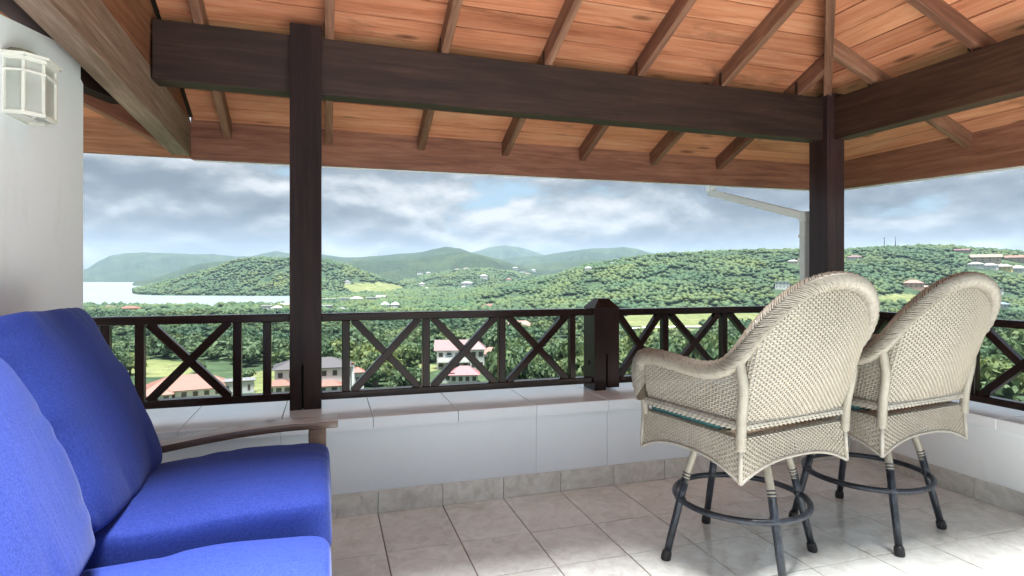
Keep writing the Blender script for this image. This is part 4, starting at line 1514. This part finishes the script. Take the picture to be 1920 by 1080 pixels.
# --- the white villa seen either side of the tall post
r, s = site(592, 731, 150, 'white two storey villa with slate hip roof behind the tall post', clear=120)
k = s
block(r, 132 * k, 66 * k, 44 * k, 'white', 'slate', 'hip', 15 * k, 5 * k, at=(-4 * k, 10 * k, 0), wins=(7, 3, 0), storeys=2, base=6, wsize=(7 * k, 8.5 * k))
block(r, 42 * k, 26 * k, 18 * k, 'white', 'red', 'hip', 8 * k, 5 * k, at=(-62 * k, -30 * k, 1 * k), wins=(3, 1, 0), base=6, wsize=(8 * k, 8 * k))
block(r, 40 * k, 24 * k, 15 * k, 'white', 'red', 'hip', 8 * k, 5 * k, at=(22 * k, -38 * k, 0), wins=(2, 1, 0), base=6, wsize=(9 * k, 7 * k))
block(r, 22 * k, 30 * k, 30 * k, 'white', 'red', 'hip', 8 * k, 3 * k, at=(76 * k, 6 * k, 0), wins=(1, 1, 0), base=6, wsize=(7 * k, 9 * k))
box('chimney', 63.5 * k, 68.5 * k, -26.5 * k, -21.5 * k, 0 * k, 48 * k, wall_col('white'), r, 0)
box('chimney_cap', 63 * k, 69 * k, -27 * k, -21 * k, 48 * k, 51 * k, roof_col('red'), r, 0)
bm = bmesh.new()
q = [(-46, -38, -6), (-36, -38, -6), (-28, -20, 2), (-34, -20, 2)]
bm.faces.new([bm.verts.new((a * k * 1.2, b_ * k * 1.6, c_ * k * .6 + .3)) for a, b_, c_ in q])
rr_ = bmesh.ops.extrude_face_region(bm, geom=bm.faces[:]); bmesh.ops.translate(bm, vec=(0, 0, .15), verts=[x for x in rr_['geom'] if isinstance(x, bmesh.types.BMVert)])
bmesh.ops.recalc_face_normals(bm, faces=bm.faces)
from_bm('driveway', bm, M['concrete'], r)

# --- low house with the broad red roof, bottom left
r, s = site(345, 742, 150, 'low white house with broad red hip roof, below the railing by the sofa', clear=110)
k = s
block(r, 128 * k, 80 * k, 17 * k, 'white', 'orange', 'hip', 22 * k, 5 * k, wins=(7, 3, 0), base=6, wsize=(7 * k, 7 * k))
block(r, 50 * k, 40 * k, 15 * k, 'white', 'orange', 'hip', 13 * k, 4 * k, at=(-44 * k, -38 * k, 0), wins=(3, 2, 0), base=6, wsize=(7 * k, 7 * k))
block(r, 40 * k, 34 * k, 15 * k, 'white', 'orange', 'hip', 11 * k, 4 * k, at=(48 * k, 34 * k, 3 * k), wins=(2, 2, 0), base=6, wsize=(7 * k, 7 * k))
villa(447, 737, 58, 24, 'pale grey flat roofed outbuilding right of the low red roofed house', 'palegrey', 'grey', 'flat', 0, (3, 1, 0), 0, .6, clear=30)

# --- hillside house with pink red gables
r, s = site(862, 690, 95, 'tall white house with dusky red gabled roof on the hillside', clear=55)
k = s
block(r, 60 * k, 40 * k, 36 * k, 'white', 'redpink', 'gable', 17 * k, 5 * k, at=(-12 * k, 0, 0), wins=(4, 2, 0), storeys=2, base=8, wsize=(7 * k, 7 * k))
block(r, 26 * k, 44 * k, 38 * k, 'white', 'redpink', 'hip', 15 * k, 4 * k, at=(32 * k, -4 * k, 0), wins=(2, 2, 0), storeys=2, base=8, wsize=(7 * k, 8 * k))
box('balcony', -40 * k, 18 * k, -34 * k, -20 * k, 15 * k, 17 * k, M['concrete'], r, 0)
box('balcony_rail', -40 * k, 18 * k, -34 * k, -33 * k, 17 * k, 22 * k, wall_col('white'), r, 0)
box('awning', -26 * k, -12 * k, -27 * k, -20.2 * k, 25 * k, 27 * k, roof_col('blue'), r, 0)
r, s = site(866, 716, 62, 'small white house with bright pink roof below the gabled house', clear=110)
k = s
block(r, 50 * k, 34 * k, 16 * k, 'white', 'pink', 'hip', 14 * k, 5 * k, wins=(4, 2, 0), base=8, wsize=(6 * k, 7 * k), at=(4 * k, 0, 0))
block(r, 20 * k, 24 * k, 20 * k, 'white', 'pink', 'hip', 6 * k, 3 * k, at=(-26 * k, -4 * k, 0), wins=(1, 1, 0), base=8, wsize=(6 * k, 7 * k))
r, s = site(918, 682, 52, 'white porched house with orange roof beside the gabled house', clear=90)
k = s
block(r, 38 * k, 30 * k, 20 * k, 'white', 'orange', 'hip', 11 * k, 5 * k, wins=(2, 1, 0), base=8, wsize=(6 * k, 8 * k), at=(2 * k, 0, 0))
block(r, 20 * k, 18 * k, 14 * k, 'pink', 'orange', 'hip', 7 * k, 3 * k, at=(26 * k, 2 * k, 0), wins=(1, 1, 0), base=8)
for x in (-22, -12, -2): box('column', (x - 1) * k, (x + 1) * k, -26 * k, -24 * k, -4, 18 * k, wall_col('white'), r, 0)
villa(1072, 698, 58, 34, 'orange roofed house half hidden by the capped newel post', 'pink', 'orange', 'hip', 10, (3, 1, 0), .5, .7, clear=60)
villa(975, 617, 52, 16, 'faded pink roofed house among trees, just under the top rail', 'white', 'orange', 'hip', 0, (4, 1, 0), .55, .5, clear=40)
villa(952, 616, 26, 15, 'small pale house beside the faded pink roofed one', 'palegrey', 'pink', 'hip', 0, (2, 1, 0), .5, .6, clear=40)

# --- farther houses, one by one: u, v of the base, width, height in sight, look
FAR = [
 (918, 579, 30, 9, 'white', 'red', 'hip', 'low house with red roof just above the rail, left of the newel post'),
 (722, 578, 16, 12, 'white', 'white', 'hip', 'white villa with pointed roof, left one of the pointed pair'),
 (741, 578, 16, 12, 'white', 'white', 'hip', 'white villa with pointed roof, right one of the pointed pair'),
 (617, 566, 24, 6, 'white', 'white', 'flat', 'long low white building next to the tall post, on the shore'),
 (645, 566, 22, 7, 'white', 'white', 'flat', 'low white building in the shore row, second from the tall post'),
 (668, 565, 26, 9, 'white', 'white', 'hip', 'white building with raised middle in the shore row'),
 (697, 566, 22, 8, 'palegrey', 'white', 'flat', 'pale grey block in the shore row before the trees'),
 (715, 561, 18, 7, 'white', 'white', 'gable', 'white gabled house at the end of the shore row'),
 (746, 557, 22, 5, 'white', 'grey', 'hip', 'single low house with pale grey roof above the pointed pair'),
 (610, 583, 26, 10, 'palegrey', 'white', 'flat', 'white flat building just above the rail, right of the tall post'),
 (640, 583, 20, 7, 'palegrey', 'grey', 'hip', 'grey roofed house just above the rail near the shore row'),
 (480, 583, 22, 8, 'white', 'grey', 'hip', 'white resort house at the left end of the resort cluster'),
 (500, 582, 20, 9, 'palegrey', 'white', 'flat', 'pale resort block in the middle of the resort cluster'),
 (520, 583, 22, 10, 'white', 'white', 'hip', 'white resort house with hip roof near the tall post'),
 (507, 575, 18, 6, 'white', 'grey', 'hip', 'small resort house behind the cluster, nearest the water'),
 (533, 576, 18, 8, 'white', 'white', 'gable', 'white gabled resort house touching the tall post'),
 (200, 581, 34, 8, 'pink', 'redpink', 'hip', 'dull red roofed house among coastal trees, next to the house wall'),
 (243, 583, 36, 9, 'pink', 'red', 'hip', 'wide red roofed house among coastal trees, above the sofa'),
 (651, 532, 11, 5, 'white', 'grey', 'hip', 'lone pale house on the slope of the round hill'),
 (788, 514, 12, 3.5, 'white', 'white', 'flat', 'white house on the middle valley slope, left of a pair'),
 (803, 514, 9, 3.5, 'white', 'white', 'hip', 'white house on the middle valley slope, right of a pair'),
 (791, 536, 11, 6, 'white', 'white', 'hip', 'white domed looking house in the valley, above the round one'),
 (800, 544, 13, 5, 'white', 'white', 'hip', 'white house with hip roof in the open valley'),
 (858, 508, 14, 4, 'cream', 'tanroof', 'hip', 'cream house left of the ridge top trio'),
 (875, 507, 16, 5, 'white', 'tanroof', 'hip', 'white house with tan roof on the valley ridge'),
 (907, 522, 15, 7, 'white', 'white', 'hip', 'white house with pointed roof right of the valley ridge'),
 (876, 536, 22, 8, 'white', 'white', 'hip', 'larger white house in the valley middle'),
 (869, 541, 8, 4, 'white', 'white', 'hip', 'small white hut below the larger white valley house'),
 (954, 527, 11, 5, 'cream', 'orange', 'hip', 'small house with orange roof at the foot of the big hill'),
 (966, 505, 10, 4, 'white', 'white', 'hip', 'far white house, top left of the distant village'),
 (978, 511, 12, 4, 'palegrey', 'white', 'flat', 'far pale block in the middle of the distant village'),
 (988, 516, 12, 4, 'white', 'tanroof', 'hip', 'far white house at the bottom of the distant village'),
 (1000, 509, 9, 4, 'white', 'white', 'hip', 'far white house at the right end of the distant village'),
 (1103, 507, 14, 7, 'white', 'white', 'hip', 'white house on the left shoulder of the big green hill'),
 (1148, 495, 12, 4, 'palegrey', 'grey', 'hip', 'grey house on the skyline of the big green hill'),
 (1467, 541, 27, 13, 'white', 'white', 'flat', 'boxy white three storey building on the big hill above the front chair'),
 (1487, 494, 18, 7, 'cream', 'white', 'hip', 'cream house near the hill crest, left of the rain pipe'),
 (1502, 490, 12, 6, 'white', 'orange', 'hip', 'house with orange roof close beside the rain pipe'),
 (1602, 487, 26, 8, 'white', 'redpink', 'hip', 'house with dusky red roof just right of the corner post'),
 (1712, 540, 34, 15, 'pink', 'orange', 'hip', 'pink villa with orange pyramid roof above the rear chair'),
 (1737, 544, 24, 8, 'cream', 'tanroof', 'hip', 'cream annex on the right of the pink villa'),
 (1803, 473, 28, 6, 'tan', 'redpink', 'gable', 'tan building with dull roof on the hilltop skyline'),
 (1848, 491, 47, 14, 'tan', 'tanroof', 'gable', 'large tan apartment block with flat eaves near the hilltop'),
 (1905, 490, 46, 11, 'tan', 'orange', 'gable', 'long building with orange roof at the right edge'),
 (1829, 501, 26, 9, 'white', 'white', 'hip', 'white roofed villa, leftmost in the hillside row'),
 (1856, 504, 24, 10, 'white', 'white', 'hip', 'white roofed villa in the hillside row beside the yellow one'),
 (1881, 506, 28, 11, 'yellow', 'white', 'hip', 'yellow villa with white roof in the hillside row'),
 (1909, 510, 26, 12, 'palegrey', 'white', 'hip', 'pale blue grey villa at the right end of the hillside row'),
 (1872, 551, 14, 7, 'white', 'white', 'flat', 'white bungalow below the hillside row, right of the rear chair'),
 (1875, 576, 30, 10, 'palegrey', 'blue', 'hip', 'pale house with blue roof low on the right slope'),
]
for u, v, w, h, wl, rfc, kd, lb in FAR:
    wn = (4, 1, 0) if w > 25 else ((3, 1, 0) if w > 17 else ((2, 0, 0) if w > 11 else (0, 0, 0)))
    villa(u, v, w, h, lb, wl, rfc, kd, random.uniform(-18, 18), wn, 0.42, 0.7, 2 if h > 10 else 1, 'houses scattered over the hills', clear=60)

# --- two masts on the hill
for u, lb in ((1658, 'thin lattice mast on the hilltop, left one of two'), (1679, 'thin lattice mast on the hilltop, right one of two')):
    D = 1750 * .99
    L = (u - 960) / F * D; H = float(height(np.array([L]), np.array([D]))[0])
    r = empty('radio_mast', tuple(to_world(np.array(L), np.array(D), np.array(H))), 0)
    tag(r, lb, 'mast', 'masts on the hilltop')
    V, Fc = tube_np([(0, 0, -2), (0, 0, 16), (0, 0, 33)], [1.3, 1.0, .8], 6)
    from_np('pole', V, Fc, M['iron'], r)
    for z in (31, 33.2):
        box('antenna', -2.2, 2.2, -.5, .5, z, z + 1.2, M['iron'], r, 0)
# --- pale farm road crossing the flat field
pu = np.linspace(1150, 1345, 40); pv = 619 - 5 * np.sin((pu - 1150) / 195 * 2.2)
pts = []
for a, b_ in zip(pu, pv):
    D = ground_at(a, b_); L = (a - 960) / F * D
    pts.append((L, D))
pts = np.array(pts)
V = []
for L, D in pts:
    for dd in (-4, 4):
        V.append(to_world(np.array(L), np.array(D + dd), height(np.array([L]), np.array([D + dd]))[0] + 1.0))
rd = from_np('road', V, np.array([(2 * i, 2 * i + 2, 2 * i + 3, 2 * i + 1) for i in range(len(pts) - 1)]), M['concrete'])
tag(rd, kind='structure')
EXCL.append((float(pts[20][0]), float(pts[20][1]), 60, 40))

# ================================================================== TREES
def leaf_mat(name, dark, mid, light):
    m, nt, b = mat_new(name)
    at = nt.nodes.new('ShaderNodeAttribute'); at.attribute_name = 'tint'
    c = ramp_n(nt, at.outputs['Fac'], (0.0, dark), (0.5, mid), (1.0, light))
    g = nt.nodes.new('ShaderNodeNewGeometry')
    for sc_, lo, hi in ((1 / 170, (.70, .86, .95), (1.30, 1.12, .85)), (1 / 45, (.86, .91, .94), (1.14, 1.08, 1.0))):
        mpz = nt.nodes.new('ShaderNodeMapping'); mpz.inputs['Scale'].default_value = (sc_, sc_, sc_ * .3)
        nt.links.new(g.outputs['Position'], mpz.inputs[0])
        c = mix_n(nt, 1.0, c, ramp_n(nt, noise_n(nt, mpz.outputs[0], 1.0, 4, 0.6), (0.38, lo), (0.5, (1, 1, 1)), (0.62, hi)), 'MULTIPLY')
    oi = nt.nodes.new('ShaderNodeObjectInfo')
    c = mix_n(nt, 1.0, c, ramp_n(nt, oi.outputs['Random'], (0, (.8, .85, .9)), (0.6, (1, 1, 1)), (1, (1.35, 1.2, 1.0))), 'MULTIPLY')
    nt.links.new(c, b.inputs['Base Color'])
    b.inputs['Roughness'].default_value = 0.7
    b.inputs['Specular IOR Level'].default_value = 0.2
    tr = nt.nodes.new('ShaderNodeBsdfTranslucent'); nt.links.new(c, tr.inputs[0])
    ms = nt.nodes.new('ShaderNodeMixShader'); ms.inputs[0].default_value = 0.35
    nt.links.new(b.outputs[0], ms.inputs[1]); nt.links.new(tr.outputs[0], ms.inputs[2])
    nt.links.new(ms.outputs[0], nt.nodes['Material Output'].inputs[0])
    return m


M['leaf'] = leaf_mat('tropical_leaves', (0.0239, 0.0497, 0.0239), (0.0497, 0.0865, 0.0386), (0.0810, 0.1141, 0.0488))
M['bark'] = simple('grey_bark', (0.14, 0.115, 0.09), 0.9)


def ico(sub):
    bm = bmesh.new(); bmesh.ops.create_icosphere(bm, subdivisions=sub, radius=1)
    bm.verts.ensure_lookup_table()
    V = np.array([v.co[:] for v in bm.verts]); Fc = np.array([[v.index for v in f.verts] for f in bm.faces]); bm.free()
    return V, Fc


ICO1, ICO2, ICO3 = ico(1), ico(2), ico(3)


def leaf_cards(r, centre, rad, n, size):
    """n small leaf-clump faces over a lobe"""
    d = r.normal(size=(n, 3)); d /= np.linalg.norm(d, axis=1)[:, None]
    d[:, 2] = np.where(d[:, 2] < -.35, -d[:, 2], d[:, 2])
    p = centre + d * rad * r.uniform(.80, 1.16, (n, 1))
    nrm = d + r.normal(size=(n, 3)) * .55; nrm /= np.linalg.norm(nrm, axis=1)[:, None]
    t = np.cross(nrm, r.normal(size=(n, 3))); t /= np.linalg.norm(t, axis=1)[:, None]
    b = np.cross(nrm, t)
    s = size * r.uniform(.6, 1.3, (n, 1))
    V = np.stack([p - t * s, p + b * s * .55, p + t * s, p - b * s * .55], 1).reshape(-1, 3)
    return V, np.arange(4 * n).reshape(-1, 4)


def crown_np(seed, lobes, cards, size=0.55, spread=1.0):
    """unit crown (radius about 1, sitting on z=0..1.3): lobes of leaf clumps round dark hearts; returns V, quads, tint"""
    r = np.random.default_rng(seed)
    Vs, Fs, Ts, n0 = [], [], [], 0
    for k in range(lobes):
        a = r.uniform(0, 6.28); q = math.sqrt(r.uniform(0, 1)) * .62 * spread
        c = np.array([q * math.cos(a), q * math.sin(a), r.uniform(.45, .95) - q * .28])
        rad = np.array([r.uniform(.34, .52)] * 3) * [1, 1, .78]
        V, Fc = ICO1
        H = c + V * rad * .80 * (1 + r.uniform(-.12, .12, (len(V), 1)))
        Vs.append(H); f4 = np.c_[Fc, Fc[:, :1]]
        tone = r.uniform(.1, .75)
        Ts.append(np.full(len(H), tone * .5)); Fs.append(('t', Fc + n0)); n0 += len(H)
        V, Fc = leaf_cards(r, c, rad, cards, size * .22)
        Vs.append(V); Ts.append(np.repeat(np.clip(tone + r.normal(size=cards) * .16, 0, 1), 4)); Fs.append(('q', Fc + n0)); n0 += len(V)
    tri = np.concatenate([np.concatenate([f if t == 't' else np.concatenate([f[:, :3], f[:, [0, 2, 3]]]) for t, f in Fs])])
    return np.concatenate(Vs), tri, np.concatenate(Ts)


def mesh_tint(name, V, Fc, T, smooth=False):
    o = from_np(name, V, Fc, M['leaf'], None, smooth)
    a = o.data.attributes.new('tint', 'FLOAT', 'POINT'); a.data.foreach_set('value', T.astype(np.float32))
    return o


# places for trees: jittered rings of growing spacing
cand = []
D = 70.0
while D < 3300:
    sp = float(np.interp(D, [70, 250, 700, 1600, 3300], [8.2, 8.6, 8.8, 9.6, 13]))
    amax = 0.95
    n = int(2 * amax * D / sp)
    a = (np.arange(n) + rng.uniform(0, 1, n)) / n * 2 * amax - amax
    d = D + rng.uniform(-.6, .6, n) * sp
    cand.append(np.stack([a * d, d, np.full(n, sp)], 1))
    D += sp * 0.95
cand = np.concatenate(cand)
cH = height(cand[:, 0], cand[:, 1])
u, v = project(cand[:, 0], cand[:, 1], cH)
op = openness(cand[:, 0], cand[:, 1], cH)
dens = fbm(cand[:, 0] / 45 + 2, cand[:, 1] / 45 + 6, 4)
ok = (cH > 1.2) & (op < 0.35) & (u > 60) & (u < 2010) & (v < 830) & (rng.uniform(0, 1, len(u)) < np.clip((dens - .36) * 8, 0.05, 1))
for L, D, hw, cl in EXCL:
    rel = cand[:, 0] - L * cand[:, 1] / D
    ok &= ~((np.abs(rel) < hw) & (cand[:, 1] > D - cl) & (cand[:, 1] < D + 14))
# only ground that the eye can see (with some margin for a step to the side)
az_ = np.round((u - 60) / 3).astype(int)
order = np.argsort(cand[:, 1])
hor = np.full(800, 2000.0)
vis = np.zeros(len(u), bool)
for i in order:
    if not (0 <= az_[i] < 800): continue
    top = v[i] - 9 * F / cand[i, 1] * .9
    if top < hor[az_[i]] + 3: vis[i] = True
    hor[az_[i]] = min(hor[az_[i]], v[i] + 1.0)
ok &= vis
sel = np.nonzero(ok)[0]
sel = sel[np.argsort(cand[sel, 1])]
size = cand[:, 2] * np.where(cand[:, 1] < 1100, rng.choice([.36, .50, .60, .68, .80, .98], len(cand)), rng.uniform(.42, .86, len(cand))) * np.clip(.75 + dens * .6, .7, 1.25)
tone = np.clip(fbm(cand[:, 0] / 140 + 40, cand[:, 1] / 140 + 12, 4) * 2.8 - .9 + rng.normal(size=len(cand)) * .18, 0, 1)

inview = [i for i in sel if v[i] < 775 and 165 < u[i] < 1915][:300]
inset = set(inview)
protos = []
for k in range(7):
    V, Fc, Tn = crown_np(100 + k, 8 + k % 3, 85, .58)
    protos.append((V, Fc, Tn))
KIND = [('broad_tree', 'dark green broad tree below the railing', .0),
        ('leafy_tree', 'mid green leafy tree below the railing', .0),
        ('bushy_tree', 'bright yellowish green bushy tree below the railing', .0)]
meshes = {}
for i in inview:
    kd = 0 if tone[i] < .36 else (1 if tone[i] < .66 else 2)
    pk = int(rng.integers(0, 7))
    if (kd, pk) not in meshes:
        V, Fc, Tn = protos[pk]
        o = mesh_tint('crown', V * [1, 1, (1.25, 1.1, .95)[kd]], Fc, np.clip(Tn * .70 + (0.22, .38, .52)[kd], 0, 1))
        cm = o.data; bpy.data.objects.remove(o)
        pa = [(0, 0, -.5), (.02, .01, .25), (-.02, .02, .75)]
        tv, tf = tube_np(pa, [.085, .06, .04], 7)
        mb = MB(); mb.add(tv, tf)
        for b_ in range(4):
            an = b_ * 1.57 + pk
            bv, bf = tube_np([(0, 0, .3), (.2 * math.cos(an), .2 * math.sin(an), .5), (.42 * math.cos(an), .42 * math.sin(an), .72)], [.04, .028, .012], 5)
            mb.add(bv, bf)
        o = mb.build('trunk', M['bark']); tm = o.data; bpy.data.objects.remove(o)
        meshes[(kd, pk)] = (cm, tm)
    cm, tm = meshes[(kd, pk)]
    nm, lb, _ = KIND[kd]
    r = bpy.data.objects.new(nm, None); C.objects.link(r)
    sz = size[i] * 1.05
    r.location = to_world(cand[i, 0], cand[i, 1], cH[i]); r.rotation_euler = (0, 0, rng.uniform(0, 6.28)); r.scale = (sz, sz, sz * rng.uniform(.9, 1.25))
    where = 'left of the tall post' if u[i] < 572 else ('between tall post and newel post' if u[i] < 1138 else ('between newel post and front chair' if u[i] < 1500 else 'right of the corner post'))
    tag(r, lb + ' ' + where, 'tree', nm.replace('_', ' ') + 's ' + where)
    for n_, mm in (('trunk', tm), ('crown', cm)):
        o = bpy.data.objects.new(n_, mm); C.objects.link(o); o.parent = r
        o.location = (0, 0, 0.35 if n_ == 'crown' else 0)

# the rest of the wood: too many to count
lowA = [crown_np(200 + k, 4, 24, 1.0) for k in range(6)]
lowB = [crown_np(300 + k, 4, 9, .9) for k in range(6)]


def lump(seed):
    r = np.random.default_rng(seed)
    V, Fc = ICO1
    V = V * (1 + r.uniform(-.30, .22, (len(V), 1))) * [1, 1, .75] + [0, 0, .45]
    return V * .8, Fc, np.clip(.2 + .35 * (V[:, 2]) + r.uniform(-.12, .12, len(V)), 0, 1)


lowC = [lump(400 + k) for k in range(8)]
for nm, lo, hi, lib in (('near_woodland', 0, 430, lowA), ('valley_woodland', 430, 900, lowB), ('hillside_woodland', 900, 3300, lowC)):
    ids = np.array([i for i in sel if i not in inset and lo <= cand[i, 1] < hi])
    if not len(ids): continue
    Vs, Fs, Ts, n0 = [], [], [], 0
    which = rng.integers(0, len(lib), len(ids)); rot = rng.uniform(0, 6.28, len(ids))
    pos = to_world(cand[ids, 0], cand[ids, 1], cH[ids])
    for k in range(len(lib)):
        w = which == k
        if not w.any(): continue
        V, Fc, Tn = lib[k]
        c_, s_ = np.cos(rot[w])[:, None], np.sin(rot[w])[:, None]
        sz = (size[ids][w])[:, None] * (1.05 if lib is not lowC else 1.15)
        st_ = rng.uniform(.8, 1.25, (int(w.sum()), 1)); hgt_ = rng.uniform(.75, 1.15, (int(w.sum()), 1))
        X = (V[None, :, 0] * st_ * c_ - V[None, :, 1] / st_ * s_) * sz
        Y = (V[None, :, 0] * st_ * s_ + V[None, :, 1] / st_ * c_) * sz
        Z = (V[None, :, 2] + .15) * sz * hgt_
        P = np.stack([X, Y, Z], -1) + pos[w][:, None, :]
        m = len(P); nv = len(V)
        Vs.append(P.reshape(-1, 3)); Fs.append((Fc[None] + (np.arange(m) * nv)[:, None, None]).reshape(-1, 3) + n0)
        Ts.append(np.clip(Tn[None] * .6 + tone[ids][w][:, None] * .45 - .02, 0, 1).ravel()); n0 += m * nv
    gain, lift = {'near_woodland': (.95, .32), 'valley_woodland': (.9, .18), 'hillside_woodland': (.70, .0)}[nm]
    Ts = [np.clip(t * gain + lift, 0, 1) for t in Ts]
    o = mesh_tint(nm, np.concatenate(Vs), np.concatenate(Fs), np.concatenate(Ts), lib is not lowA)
    o['kind'] = 'stuff'
    print('COUNT', nm, len(ids), 'trees', len(o.data.polygons), 'tris')

# ================================================================== AIR
bm = bmesh.new()
bm_box(bm, CAM[0] - 13200, CAM[0] + 13200, CAM[1] - 13200, CAM[1] + 13200, ZS - 24, 640)
hz = from_bm('haze', bm, None)
m = bpy.data.materials.new('pale_air'); m.use_nodes = True
nt = m.node_tree; nt.nodes.clear()
out = nt.nodes.new('ShaderNodeOutputMaterial'); pv_ = nt.nodes.new('ShaderNodeVolumePrincipled')
pv_.inputs['Color'].default_value = (0.56, 0.77, 1.0, 1)
pv_.inputs['Density'].default_value = 0.000026
nt.links.new(pv_.outputs[0], out.inputs['Volume'])
hz.data.materials.append(m)
hz['kind'] = 'stuff'
